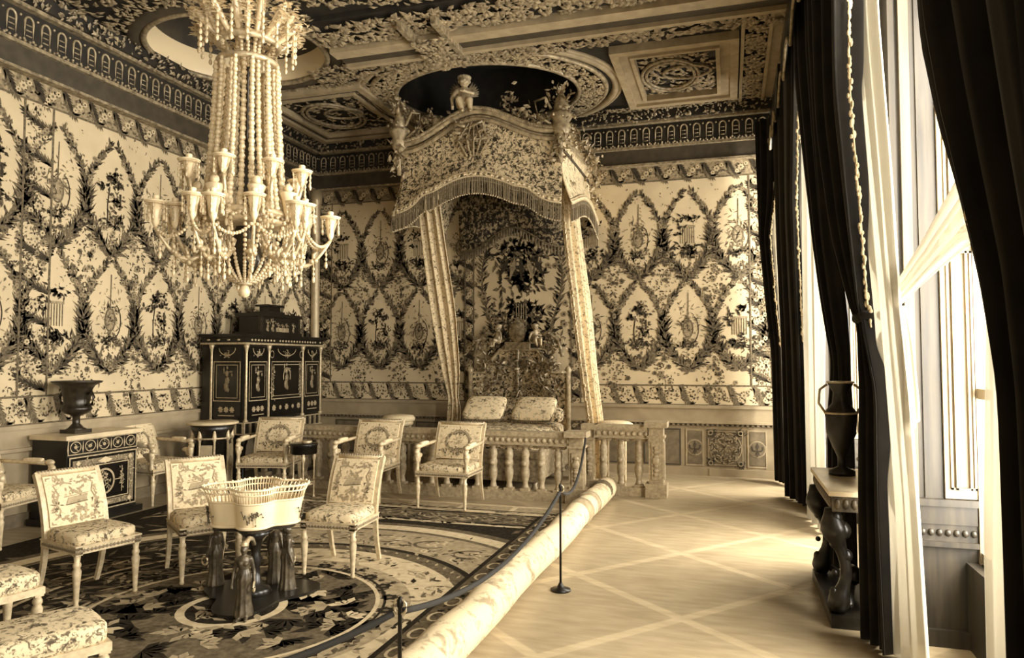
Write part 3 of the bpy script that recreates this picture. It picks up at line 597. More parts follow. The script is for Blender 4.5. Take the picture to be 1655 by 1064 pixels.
# dark field with scrolling leaves outside the medallion
for _ in range(420):
    p = (rng.uniform(CX0+.2, CX1-.1), rng.uniform(CY0, 6.9))
    if (p[0]-RC[0])**2+(p[1]-RC[1])**2 < 2.7**2: continue
    P.kites([p], rng.normal(.4, .7), rng.uniform(.15, .4), rng.uniform(.05, .11), rng.choice([1, 1, 2]), 2)
P.rects(CX1-.16, CX1, CY0, 7.5, 1, 13); P.rects(CX1-.2, CX1-.16, CY0, 7.5, 0, 13)
for y in np.arange(-1, 7.4, .3): P.ellipse((CX1-.08, y), .05, .08, .02, 3, 14, 12); P.cluster((CX1-.08, y+.15), 6, .03, .05, .06, .03, 0, 14)
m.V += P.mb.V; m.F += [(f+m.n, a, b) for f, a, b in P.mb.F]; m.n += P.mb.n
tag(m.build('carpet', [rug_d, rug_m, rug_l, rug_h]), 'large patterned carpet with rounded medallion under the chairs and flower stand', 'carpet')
# ---- rolled up strip beside it
t_ = thing('rolled_carpet', 'long pale rolled up rug lying along the edge of the big carpet', 'rolled rug', (-1.50, 5.7, 0), math.radians(-.6))
m = MB(); y = np.linspace(-3.6, 3.15, 60); r = .128+.004*np.sin(y*9)
m.tube(np.stack([.01*np.sin(y*3), y, r], 1), r, 18, 0)
m.build('roll', rollm, t_)
for k, (y, w) in enumerate(((2.75, .06), (2.0, .05), (1.55, .1))):
    m = MB(); m.tube([(0, y-w, .137), (0, y+w, .137)], .136, 20, 0); m.build('tie_band', rug_l if k else rug_m, t_)
# ---- stanchions and rope
def stanchion(x, y, lab):
    s = thing('barrier_post', lab, 'barrier post', (x, y, 0), group=None)
    MB().lathe([(.075, 0), (.075, .012), (.03, .022), (.016, .05), (.01, .06)], n=14).build('base', iron, s)
    MB().lathe([(.0085, .03), (.0085, .74), (.013, .75), (.013, .77), (.004, .785)], n=10).build('pole', iron, s)
    MB().tube([(.0+.028*math.cos(a), 0, .745+.028*math.sin(a)) for a in np.linspace(0, 2*PI, 14)[:-1]], .005, 6, closed=True).build('ring', bronze, s)
stanchion(-1.21, 5.2, 'thin dark barrier post standing on the parquet beside the rug roll')
stanchion(-1.23, 2.55, 'nearer thin dark barrier post where the rope bends at the bottom edge')
def rope(A, B, sag, lab):
    A, B = np.array(A), np.array(B); t = np.linspace(0, 1, 40)[:, None]; Q = A+(B-A)*t; Q[:, 2] -= sag*4*(t*(1-t))[:, 0]
    m = MB(); m.tube(Q, .013, 8); tag(m.build('barrier_rope', rope_m), lab, 'rope')
rope((-1.21, 5.17, .72), (-1.23, 2.58, .72), .16, 'dark barrier rope hanging between the two thin posts along the rug')
rope((-1.255, 2.54, .72), (-2.1, 1.5, .72), .1, 'short end of dark rope running off at the bottom edge of the view')
rope((-1.21, 5.23, .72), (-1.62, 8.27, .78), .22, 'thin slack rope from the far post to the balustrade corner')
# ---- chairs
def back_y(t): return .20+.03*t+.13*t*t
def tapestry(P, w, h, kind):
    """u across (-w/2..w/2), v 0..h"""
    P.rects(-w/2, w/2, 0, h, 0, 0); P.frame(-w/2+.012, w/2-.012, .012, h-.012, .008, 2, 1)
    def curl(cx, cz, r, s): P.ellipse((cx, cz), r, r, .007, 1, 2, 16, s, s+4.2)
    if kind == 'lyre':
        for s in (-1, 1):
            P.strip([(s*(w*.36), h*.16), (s*w*.30, h*.30), (s*w*.37, h*.45), (s*w*.30, h*.62), (s*w*.36, h*.8), (s*w*.2, h*.86), (s*w*.04, h*.8)], .009, 2, 2)
            P.cluster((s*w*.36, h*.5), 34, .012, h*.2, .03, .01, 2, 2); P.cluster((s*w*.36, h*.35), 12, .01, h*.1, .025, .01, 1, 3); P.cluster((s*w*.18, h*.13), 26, w*.1, .012, .03, .012, 2, 2); P.cluster((s*w*.18, h*.87), 20, w*.09, .01, .03, .012, 2, 2)
        P.strip([(-w*.2, h*.40), (w*.2, h*.44)], .008, 1, 3); P.put([[(-w*.2, h*.4), (w*.18, h*.43), (w*.22, h*.58), (-w*.14, h*.54)]], 2, 2)
        P.strip([(-w*.22, h*.56), (w*.24, h*.6)], .006, 2, 3); P.cluster((0, h*.28), 30, w*.1, h*.04, .03, .012, 2, 3); P.cluster((0, h*.66), 26, w*.1, h*.03, .03, .012, 2, 3)
    else:
        a = rng.uniform(0, 2*PI, 130); P.kites(np.stack([w*.27*np.cos(a), h*.53+h*.26*np.sin(a)], 1), a+PI/2+rng.normal(0, .7, 130), .035, .016, 1, 2)
        P.kites(np.stack([w*.27*np.cos(a+.3), h*.53+h*.27*np.sin(a+.3)], 1), a+PI/2+rng.normal(0, .9, 130), .03, .014, 2, 3)
        P.cluster((0, h*.2), 40, w*.22, h*.05, .035, .015, 1, 3); P.cluster((0, h*.55), 30, w*.1, h*.1, .03, .012, 2, 3); P.cluster((0, h*.85), 16, w*.16, .012, .03, .014, 1, 3)
        for s in (-1, 1): P.cluster((s*w*.4, h*.5), 20, .01, h*.22, .03, .01, 2, 2)
def turned_leg(mb, x, y, h=.38):
    mb.box((x, y, h-.0), (.048, .048, .055)); mb.lathe([(.014, 0), (.018, .012), (.014, .03), (.017, .05), (.019, .12), (.025, .20), (.029, .245), (.02, .268), (.026, .28), (.026, .295), (.018, .31), (.022, h-.03)], (x, y, 0), 12)
def make_chair(lab, w=.46, d=.46, arms=False, kind='lyre', group=None, dark=False):
    c = thing('armchair' if arms else 'side_chair', lab, 'armchair' if arms else 'chair', group=group)
    sh = .40; FM = frame_m; H = .86 if not arms else .915
    # seat cushion and rail
    m = MB(); m.rbox((0, -.005, .44), (w-.01, d-.02, .1), puff=.25); seat = m.build('seat', tapseat, c)
    m = MB(); m.bb(-w/2, w/2, -d/2, d/2, .36, .41)
    m.bb(-w/2-.004, w/2+.004, -d/2-.004, d/2+.004, .408, .418)
    r = m.build('seat_rail', FM, c)
    m = MB()
    for x in np.arange(-w/2+.03, w/2-.02, .026): m.ell((x, -d/2, .384), (.009, .006, .014), T=SPT)
    for y in np.arange(-d/2+.03, d/2-.02, .026):
        for s in (-1, 1): m.ell((s*w/2, y, .384), (.006, .009, .014), T=SPT)
    m.bb(-w/2-.003, w/2+.003, -d/2-.003, d/2-.02, .376, .39); m.build('carved_band', frame_d, r)
    for s in (-1, 1):
        m = MB(); turned_leg(m, s*(w/2-.024), -d/2+.024); m.build('front_leg', FM, c)
        m = MB(); t = np.linspace(0, 1, 9); m.tube(np.stack([np.full(9, s*(w/2-.022)), d/2-.02+.09*(1-t)**2, .013+.387*t], 1), .026-.006*(1-t), 4, 0, False); m.build('rear_leg', FM, c)
    # back
    t = np.linspace(0, 1, 14); bz = .40+(H-.40)*t; by = np.array([back_y(x) for x in t])+d/2-.23
    bk = MB()
    for s in (-1, 1): bk.tube(np.stack([np.full(14, s*(w/2-.02)), by, bz], 1), .026, 4, 0, False, sq=(1, 1.1))
    def bp(u, v, o): tt = np.clip(v, 0, 1); return np.stack([u, np.array([back_y(x) for x in np.atleast_1d(tt)])+d/2-.23-o, .40+(H-.40)*np.atleast_1d(tt)], 1)
    for (z, rr) in ((.985, .024), (.17, .018)): q = bp(np.array([-w/2+.02, 0, w/2-.02]), np.full(3, z), 0); bk.tube(q, rr, 6)
    bf = bk.build('back_frame', FM, c)
    m = MB()
    for x in np.arange(-w/2+.03, w/2-.02, .022): q = bp(np.array([x]), np.array([.985]), .012)[0]; m.ell(q+[0, 0, .012], (.009, .012, .016), T=SPT)
    m.build('crest_carving', frame_d, bf)
    bw = w-.075; h0, h1 = .20, .95; hh = (h1-h0)*(H-.40)
    m = MB(); uu = np.linspace(-bw/2, bw/2, 9); vv = np.linspace(h0, h1, 13)
    for o, fl in ((.035, 1), (-.02, 0)):
        G = np.stack([bp(uu, np.full(9, v), o+.012*(1-(uu/(bw/2))**2)*(1 if fl else 0)) for v in vv]); m.grid(G, 0)
    for s in (0, -1):
        G = np.stack([np.stack([bp(np.array([uu[s]]), np.array([v]), o)[0] for v in vv]) for o in (.035, -.02)]); m.grid(G, 0)
    for v in (h0, h1): G = np.stack([bp(uu, np.full(9, v), o) for o in (.035, -.02)]); m.grid(G, 0)
    P = Pat(lambda u, v, wz: bp(u, h0+(h1-h0)*v/hh, .036+.012*(1-(u/(bw/2))**2)+wz))
    tapestry(P, bw, hh, kind); m.V += P.mb.V; m.F += [(f+m.n, a, b) for f, a, b in P.mb.F]; m.n += P.mb.n
    m.build('backrest', [tap, tapd, tapm], c)
    if arms:
        for s in (-1, 1):
            X = s*(w/2-.012); m = MB(); yb = back_y(.5)+d/2-.23
            m.tube([(X, yb, .70), (X, yb-.12, .695), (X, -.06, .69), (X, -d/2+.08, .685)], [.018, .02, .022, .024], 8); m.ell((X, -d/2+.05, .69), (.034, .05, .03))
            a = m.build('arm', FM, c)
            m = MB(); m.rbox((X, -.06, .712), (.05, .2, .035), puff=.3); m.build('arm_pad', tap, a)
            m = MB(); m.lathe([(.022, .4), (.03, .43), (.022, .46), (.02, .5), (.034, .56), (.036, .6), (.024, .64), (.03, .665)], (X, -d/2+.035, 0), 10); m.ell((X, -d/2+.02, .63), (.03, .034, .036)); m.ell((X, -d/2+.055, .55), (.022, .06, .05), R=rotz(0)); m.ell((X, -d/2+.1, .58), (.012, .07, .03))
            m.build('carved_arm_support', FM, c)
    return c
def put(o, x, y, ang): o.location = (x, y, 0.018); o.rotation_euler = (0, 0, ang)
a = make_chair('pale carved side chair with lyre tapestry back, nearest on the left', group='side chairs on the carpet'); put(a, -4.40, 4.07, math.radians(76))
def chair_copy(src, lab, x, y, ang):
    c = copy_tree(src); c['label'] = lab; put(c, x, y, ang); return c
chair_copy(a, 'pale side chair with tapestry back half hidden behind the porcelain flower stand', -3.99, 4.74, math.radians(54))
chair_copy(a, 'pale side chair right of the porcelain flower stand facing the viewer', -3.02, 5.16, math.radians(4))
g = make_chair('carved armchair in front of the balustrade, rightmost, with wreath tapestry back', .62, .56, True, 'wreath', 'armchairs along the walls'); put(g, -3.13, 7.78, 0)
chair_copy(g, 'armchair before the balustrade, partly covered by the right side chair', -4.24, 7.85, math.radians(2))
chair_copy(g, 'armchair before the balustrade, next to the tall dark cabinet', -5.57, 7.77, math.radians(14))
chair_copy(g, 'armchair against the left wall between the low cabinet and the round stand', -6.60, 6.98, math.radians(88))
chair_copy(g, 'armchair cut by the left edge, in front of the low cabinet side', -6.48, 5.0, math.radians(100))
# ---- footstools bottom left
def stool(lab, x, y, rz):
    s = thing('footstool', lab, 'stool', (x, y, 0.018), rz, 'footstools at the lower left')
    MB().rbox((0, 0, .41), (.5, .4, .11), puff=.2).build('seat', tapseat, s)
    fr = MB().bb(-.25, .25, -.2, .2, .33, .37); fr.build('seat_rail', frame_m, s)
    for a_ in (-1, 1):
        for b_ in (-1, 1): m = MB(); turned_leg(m, a_*.222, b_*.172, .345); m.build('leg', frame_m, s)
    return s
stool('upholstered footstool cut by the left edge, before the nearest side chair', -4.06, 3.02, math.radians(76))
stool('upholstered footstool whose top just shows at the bottom left', -3.06, 2.56, math.radians(62))

# ---- jardiniere on three caryatids
j = thing('flower_stand', 'white pierced porcelain basket stand carried by dark bronze women, on the carpet', 'flower stand', (-3.26, 4.40, 0.018))
JR = math.radians(30)
def quatre(a, s=1.0):
    a = a-JR; x = abs(math.cos(a)); y = abs(math.sin(a)); base = 1/math.sqrt((math.cos(a)/.30)**2+(math.sin(a)/.235)**2)
    return s*base*(1+.17*math.cos(4*a)-.03*math.cos(8*a))
def shell(z0, z1, s0, s1, mt, mb, n=96):
    t = np.linspace(0, 2*PI, n+1); G = np.stack([np.stack([np.array([quatre(a, s)*f for a in t for f in (1,)])*np.cos(t), np.array([quatre(a, s) for a in t])*np.sin(t), np.full(n+1, z)], 1) for z, s in zip(np.linspace(z0, z1, 4), np.linspace(s0, s1, 4))]); mb.grid(G, mt)
def rim(z, s, r, mb, mt=0, n=96): t = np.linspace(0, 2*PI, n, endpoint=False); mb.tube([(quatre(a, s)*math.cos(a), quatre(a, s)*math.sin(a), z) for a in t], r, 6, mt, closed=True)
ZB = .515
m = MB(); shell(ZB, ZB+.17, .86, .95, 0, m); shell(ZB+.01, ZB+.17, .83, .92, 0, m); rim(ZB+.005, .87, .012, m); rim(ZB+.175, .945, .008, m); rim(ZB+.272, 1.06, .009, m); rim(ZB+.235, 1.0, .006, m)
t = np.linspace(0, 2*PI, 97)[:-1]; v = [(0, 0, ZB+.02)]+[(quatre(a, .84)*math.cos(a), quatre(a, .84)*math.sin(a), ZB+.02) for a in t]; m.add(v, np.array([(0, 1+i, 1+(i+1) % 96) for i in range(96)]))
for i in range(84):
    a = 2*PI*i/84
    P0, P1, P2 = [np.array([quatre(a+d, s)*math.cos(a+d), quatre(a+d, s)*math.sin(a+d), z]) for d, s, z in ((0, .945, ZB+.175), (.012, .985, ZB+.23), (0, 1.06, ZB+.272))]
    m.tube([P0, P1, P2], .005, 4)
    if i % 2 == 0: m.ell(P2+[0, 0, .008], .009, T=SPT)
b_ = m.build('porcelain_basket', porc, j)
for a in np.arange(4)*PI/2+JR:
    m = MB(); pth = []
    for _ in range(26):
        aa = a+rng.normal(0, .13); z = ZB+.085+rng.normal(0, .022); q = quatre(aa, .905+.09*(z-ZB)/.17)+.001; m.ell((q*math.cos(aa), q*math.sin(aa), z), (.007, .007, .006), T=SPT); pth.append((aa, q*math.cos(aa), q*math.sin(aa), z))
    pth.sort(); m.tube([x[1:] for x in pth], .002, 4); m.build('painted_flowers', porc_d, b_)
m = MB(); q = [quatre(a, .8) for a in t]; m.prism([(r*math.cos(a), r*math.sin(a)) for r, a in zip(q, t)], lambda u, v: (u, v, ZB-.03), lambda u, v: (u, v, ZB), 0); m.build('tray', dbronze, j)
def caryatid(x, y, face):
    m = MB(); R = rotz(face)
    pr = [(.06, .012), (.062, .03), (.05, .1), (.046, .2), (.05, .25), (.044, .29), (.031, .325)]
    m.lathe(pr, (x, y, 0), 20, wob=lambda a, z: 1+.10*math.sin(9*a)*(z < .26))
    T = lambda p: np.array(R) @ (np.array(p, float)*[1, 1, 1])+np.array([x, y, 0])
    def cp(p, q, r1, r2): m.cap(T(p), T(q), r1, r2)
    cp((0, 0, .31), (0, 0, .37), .035, .04); cp((-.035, 0, .375), (.035, 0, .375), .022, .022); m.ell(T((.017, -.03, .355)), .017); m.ell(T((-.017, -.03, .355)), .017)
    cp((0, 0, .38), (0, -.002, .412), .014, .014); m.ell(T((0, -.004, .438)), (.024, .027, .031)); m.ell(T((0, -.03, .436)), .006); m.ell(T((0, .016, .45)), (.028, .026, .026)); m.ell(T((0, -.012, .416)), (.014, .014, .01))
    for s in (-1, 1):
        cp((s*.045, 0, .372), (s*.062, .004, .30), .014, .012); cp((s*.062, .004, .30), (s*.07, -.022, .225), .012, .009)
        for k in range(5): cp((s*.07+.004*(k-2)*.8, -.024, .225), (s*.07+.004*(k-2), -.032, .198-.003*abs(k-2)), .0035, .003)
        cp((s*.025, -.05, .012), (s*.028, -.09, .008), .014, .01)
    o = m.build('caryatid', cary_m, j); remesh(o, .0045)
    w = MB(); c = T((.07, -.035, .205)); w.tube([c+np.array(R) @ np.array([.0, .03*math.cos(a), .03*math.sin(a)]) for a in np.linspace(0, 2*PI, 16)[:-1]], .007, 6, closed=True); w.build('wreath', bronze, o)
    k = MB(); k.lathe([(.026, .462), (.03, .468), (.02, .478), (.024, ZB-.03)], (x, y, 0), 12); k.tube([(x, y, .475), (x*.86, y*.86, .5-.035), (x*.62, y*.62, .47), (x*.35, y*.35, .44), (x*.15, y*.15, .38)], [.018, .018, .016, .015, .014], 8); k.build('capital', bronze, o)
for (px, py) in ((392, 1000), (345, 948), (467, 955)):
    q = (on(px, py, 2, .02)-np.array([-3.26, 4.40, 0.018]))*.95; caryatid(q[0], q[1], math.atan2(q[0], -q[1]))
caryatid(-.02, .26, PI)
m = MB(); tt = np.linspace(0, 2*PI, 49)[:-1]
rr = [(.36+.10*math.cos(3*(a-2.9))) for a in tt]; m.prism([(r*math.cos(a), r*math.sin(a)) for r, a in zip(rr, tt)], lambda u, v: (u, v, 0), lambda u, v: (u, v, .02), 0)
m.lathe([(.12, .02), (.1, .06), (.05, .08), (.03, .2), (.05, .26), (.03, .3), (.05, .4), (.12, .46)], n=14); m.build('base', ebony, j)
# ---- small round pedestal table
g = thing('pedestal_table', 'small round dark drum table on thin legs before the balustrade armchairs', 'small table', (-4.98, 7.62, 0.018))
MB().lathe([(.165, .64), (.17, .65), (.17, .66), (.16, .668)], n=28).build('top', ebony, g)
MB().lathe([(.155, .54), (.16, .55), (.16, .635), (.165, .642)], n=28).build('drum', ebony2, g)
for k in range(3):
    a = -PI/2+.55+2*PI*k/3; x, y = .14*math.cos(a), .14*math.sin(a); m = MB(); m.lathe([(.02, 0), (.012, .02), (.009, .05), (.011, .44), (.02, .46), (.026, .5), (.016, .52), (.022, .545)], (x, y, 0), 8); m.build('leg', frame_m, g)
m = MB(); m.lathe([(.13, .17), (.135, .178), (.135, .188)], n=24)
for i in range(20): a = 2*PI*i/20; m.tube([(.13*math.cos(a), .13*math.sin(a), .185), (.13*math.cos(a), .13*math.sin(a), .215)], .004, 4)
m.tube([(.13*math.cos(a), .13*math.sin(a), .215) for a in np.linspace(0, 2*PI, 24)[:-1]], .004, 4, closed=True); m.build('shelf', frame_m, g)
MB().lathe([(.035, .66), (.06, .665), (.062, .69), (.05, .695)], (-.03, .02, 0), 16)
tag(MB().lathe([(.03, 0), (.06, .004), (.064, .03), (.05, .034)], n=18).build('trinket_dish', bronze, loc=(-4.95, 7.64, .682)), 'small pale dish on top of the dark drum table', 'dish')
# ---- round stand by the left wall
g = thing('round_stand', 'round pale-topped stand with dark and gilt panels behind the left side chairs', 'round stand', (-6.30, 7.60, 0.018))
MB().lathe([(.29, .865), (.31, .872), (.31, .892), (.3, .9)], n=36).build('top', marble, g)
MB().lathe([(.2, .06), (.2, .7), (.24, .78), (.27, .865)], n=24).build('body', ebony, g)
for k in range(8):
    a = 2*PI*k/8; x, y = .23*math.cos(a), .23*math.sin(a); MB().lathe([(.022, .03), (.014, .06), (.014, .66), (.03, .7), (.022, .74), (.016, .8), (.024, .86)], (x, y, 0), 8).build('column', frame_m, g)
for k in range(4):
    a = 2*PI*(k+.0)/4+.39; P = Pat(lambda u, v, w, a=a: np.stack([(.222+w)*np.cos(a)-u*np.sin(a), (.222+w)*np.sin(a)+u*np.cos(a), v], 1)); P.rects(-.07, .07, .12, .62, 0, 1); P.ellipse((0, .4), .04, .06, .012, 1, 2, 16); P.cluster((0, .25), 26, .02, .06, .03, .012, 1, 2); P.mb.build('panel', [cream, tapd], g)
MB().lathe([(.3, 0), (.3, .03), (.27, .05), (.22, .07)], n=30).build('base', ebony, g)
m = MB(); m.tube([(.245*math.cos(a), .245*math.sin(a), .70) for a in np.linspace(0, 2*PI, 36)[:-1]], .012, 6, closed=True); m.build('gilt_ring', bronze, g)

# ---- low cabinet (left wall) with urn
x0, x1, y0, y1 = -6.905, -6.43, 5.62, 6.56
c = thing('low_cabinet', 'low black lacquer cabinet with marble top under the urn at left wall', 'cabinet', ((x0+x1)/2, (y0+y1)/2, 0)); rel = np.array(c.location)
MB().bb(x0+.0, x1-.02, y0+.02, y1-.02, .05, .88).build('body', ebony, c, rel=rel)
MB().bb(x0, x1+.02, y0-.02, y1+.02, .88, .925).build('marble_top', marble, c, rel=rel)
MB().bb(x0, x1+.03, y0-.03, y1+.03, 0, .07).build('plinth', ebony, c, rel=rel)
fx = lambda u, v, w: np.stack([x1-.018+w*2, u, v], 1)
P = Pat(fx); P.frame(y0+.03, y1-.03, .72, .875, .01, 0, 1)
for u in np.linspace(y0+.12, y1-.12, 5): P.ellipse((u, .8), .062, .055, .01, 0, 2, 20); P.discs([(u, .8)], .02, 0, 2); P.cluster((u, .8), 10, .02, .02, .02, .01, 0, 3)
for u in np.linspace(y0+.03, y1-.03, 6): P.kites([(u, .73)], PI/2, .13, .02, 0, 2)
P.mb.build('drawer_ornament', bronze, c, rel=rel)
d = MB().bb(x1-.03, x1-.008, y0+.04, y1-.04, .1, .70).build('door', ebony2, c, rel=rel)
fx = lambda u, v, w: np.stack([x1-.007+w*2, u, v], 1)
P = Pat(fx); P.frame(y0+.04, y1-.04, .1, .7, .014, 0, 1); P.frame(y0+.08, y1-.08, .14, .66, .06, 1, 1); P.frame(y0+.15, y1-.15, .21, .59, .012, 0, 2)
uc, vc = (y0+y1)/2, .4
P.ellipse((uc, vc), .125, .13, .022, 0, 2); P.cluster((uc, vc), 40, .03, .045, .05, .022, 0, 3); P.kites([(uc-.09, .625), (uc+.09, .625)], [0, PI], .09, .05, 2, 4, .6)
for s in (-1, 1):
    P.strip([(uc+s*.23, .26), (uc+s*.23, .54)], .009, 0, 2); P.cluster((uc+s*.23, .46), 14, .016, .03, .035, .014, 0, 3); P.cluster((uc+s*.23, .34), 14, .016, .03, .035, .014, 0, 3); P.rects(uc+min(s*.12, s*.23), uc+max(s*.12, s*.23), .395, .405, 0, 2)
for v in (.17, .63):
    P.put([[(uc-.09, v), (uc, v-.035), (uc+.09, v), (uc, v+.035)]], 2, 4)
    for s in (-1, 1): P.cluster((uc+s*.22, v), 24, .06, .012, .03, .014, 0, 3); P.put([[(uc+s*.33-.03, v), (uc+s*.33, v-.03), (uc+s*.33+.03, v), (uc+s*.33, v+.03)]], 2, 4)
for s in (-1, 1): P.cluster((uc+s*.36, .4), 40, .012, .1, .03, .014, 0, 3)
P.mb.build('lacquer_inlay', [bronze, frame_d, marble], d, rel=rel)
u = thing('urn', 'dark bronze footed urn with flared rim on the low cabinet', 'urn', (-6.66, 5.93, .926))
UK = 1.22
MB().bb(-.085, .085, -.085, .085, 0, .03).build('plinth', dbronze, u)
MB().lathe([(.085, .03), (.06, .045), (.03, .08), (.03, .14), (.05, .155), (.09, .17), (.125, .205), (.115, .225), (.098, .25), (.105, .3), (.12, .38), (.14, .41), (.195, .44), (.2, .45), (.185, .452), (.12, .42)], n=30, wob=lambda a, z: 1+.03*math.cos(10*a)*(.22 < z < .4)).build('body', dbronze, u)
for s in (-1, 1): m = MB(); m.tube([(s*.11, 0, .24), (s*.17, 0, .25), (s*.19, 0, .31), (s*.16, 0, .36), (s*.12, 0, .34)], .013, 8); m.build('handle', dbronze, u)

u.scale = (UK, UK, UK)
# ---- tall jewel cabinet
x0, x1, y0, y1 = -6.905, -6.2, 8.08, 9.95
c = thing('jewel_cabinet', 'tall ebony cabinet with gilt bronze figures in the left back corner', 'cabinet', ((x0+x1)/2, (y0+y1)/2, 0)); rel = np.array(c.location)
MB().bb(x0, x1-.02, y0+.02, y1-.02, .86, 1.93).build('body', ebony, c, rel=rel)
m = MB(); m.bb(x0, x1+.03, y0-.03, y1+.03, 1.91, 1.935, 1); m.bb(x0, x1+.01, y0-.01, y1+.01, 1.935, 2.01, 0); m.bb(x0, x1+.06, y0-.06, y1+.06, 2.01, 2.05, 0)
for y in np.linspace(y0+.06, y1-.06, 26):
    if rng.random() < .9: m.ell((x1+.012, y, 1.972), (.008, .022, .018), T=SPL, m=1)
for x in np.linspace(x0+.12, x1-.1, 4): m.ell((x, y0-.012, 1.972), (.03, .008, .015), T=SPL, m=1)
m.build('cornice', [ebony, bronze], c, rel=rel)
m = MB(); m.bb(x0, x1-.03, y0+.03, y1-.03, .70, .86, 0); m.bb(x0, x1+.01, y0-.01, y1+.01, .845, .86, 1); m.bb(x0, x1+.01, y0-.01, y1+.01, .695, .71, 1)
for y in np.linspace(y0+.02, y1-.02, 15): m.bb(x1-.03, x1-.005, y-.012, y+.012, .71, .845, 1)
for x in np.linspace(x0+.05, x1-.03, 6): m.bb(x-.012, x+.012, y0+.005, y0+.03, .71, .845, 1)
m.build('arcade_frieze', [ebony, bronze], c, rel=rel)
for x in (x0+.08, x1-.07):
    for y in np.linspace(y0+.08, y1-.08, 4): MB().lathe([(.055, .03), (.035, .06), (.03, .4), (.04, .55), (.06, .6), (.045, .64), (.05, .70)], (x, y, 0), 12).build('leg', ebony, c, rel=rel)
MB().bb(x0, x1, y0, y1, 0, .05).build('plinth', ebony, c, rel=rel)
cols = [y0+.03, y0+.52, y1-.52, y1-.03]
for y in cols: MB().lathe([(.035, .86), (.035, .885), (.018, .9), (.016, 1.8), (.022, 1.84), (.036, 1.88), (.036, 1.91)], (x1+.0, y, 0), 12).build('column', bronze, c, rel=rel)
MB().lathe([(.035, .86), (.035, .885), (.018, .9), (.016, 1.8), (.022, 1.84), (.036, 1.88), (.036, 1.91)], (x0+.17, y0, 0), 12).build('column', bronze, c, rel=rel)
def fig(m, T, h):
    """small relief figure, T maps (u,v,w)"""
    e = lambda u, v, ru, rv, w=.008: m.ell(T(u, v, w*.5), (1, 1, 1), T=(SPL[0]*np.array([1, 1, 1]), SPL[1])) if False else blob(u, v, ru, rv, w)
    def blob(u, v, ru, rv, w):
        vv = SPL[0]; m.add(np.array([T(u+a*ru, v+b*rv, abs(cc)*w) for a, b, cc in vv]), SPL[1], 0, True)
    e(0, .93*h, .05*h, .065*h); e(0, .72*h, .09*h, .14*h, .014); e(.01*h, .46*h, .11*h, .16*h, .014); e(-.03*h, .22*h, .12*h, .2*h, .012); e(.05*h, .1*h, .07*h, .1*h)
    e(.16*h, .78*h, .1*h, .035*h); e(-.14*h, .86*h, .035*h, .12*h); e(-.12*h, .74*h, .06*h, .035*h); e(.22*h, .66*h, .03*h, .08*h)
def front(u, v, w): return np.array([x1-.0+w, u, v])
def side(u, v, w): return np.array([u, y0-.0-w, v])
def panel(f, fn, u0, u1, v0, v1, name, centre=False):
    dm = MB(); q = [f(u0, v0, -.02), f(u1, v0, -.02), f(u1, v1, -.02), f(u0, v1, -.02), f(u0, v0, .003), f(u1, v0, .003), f(u1, v1, .003), f(u0, v1, .003)]
    dm.add(q, np.array([(0, 1, 2, 3), (4, 5, 6, 7), (0, 1, 5, 4), (1, 2, 6, 5), (2, 3, 7, 6), (3, 0, 4, 7)])); d = dm.build('door', ebony2, c, rel=rel)
    P = Pat(lambda u, v, w: np.array([f(a, b, .004+cc*2) for a, b, cc in zip(u, v, w)])); P.frame(u0, u1, v0+.24, v1-.2, .012, 0, 1); P.frame(u0+.045, u1-.045, v0+.285, v1-.245, .008, 0, 1)
    uc = (u0+u1)/2; P.ellipse((uc, v1-.02), (u1-u0)*.3, .1, .012, 0, 1, 16, PI, 2*PI); P.cluster((uc, v1-.09), 20, .02, .03, .04, .016, 0, 2); P.cluster((uc, v1-.1), 10, .06, .015, .03, .012, 0, 2)
    if centre:
        P.ellipse((uc, v1-.42), .085, .12, .02, 0, 2, 20, -.4, PI+.4)
        for s in (-1, 1): P.ellipse((uc+s*.36, v1-.1), .04, .05, .01, 0, 2, 14)
        for s in (-1, 1):
            for v in np.linspace(v0+.32, v1-.3, 4): P.cluster((uc+s*.33, v), 14, .012, .03, .04, .018, 0, 2)
        for k, s in enumerate((-.3, -.15, 0, .15, .3)): P.rosette((uc+s, v0+.12), .05 if k % 2 == 0 else .035, 0, 0, 2)
    else:
        for s in (-.09, 0, .09): P.rosette((uc+s, v0+.13), .045, 0, 0, 2)
        P.rects(uc-.13, uc+.13, v0+.045, v0+.057, 0, 2)
    P.mb.build('gilt_mount', bronze, d, rel=rel)
    m = MB(); fig(m, lambda u, v, w: f(uc+u, v0+.36+v, .006+w), .36 if not centre else .4); m.build('relief_figure', bronze, d, rel=rel)
panel(front, 0, cols[0]+.05, cols[1]-.05, .9, 1.88, 'l'); panel(front, 0, cols[1]+.05, cols[2]-.05, .9, 1.88, 'c', True); panel(front, 0, cols[2]+.05, cols[3]-.05, .9, 1.88, 'r')
panel(side, 0, x0+.21, x1-.06, .9, 1.88, 's')
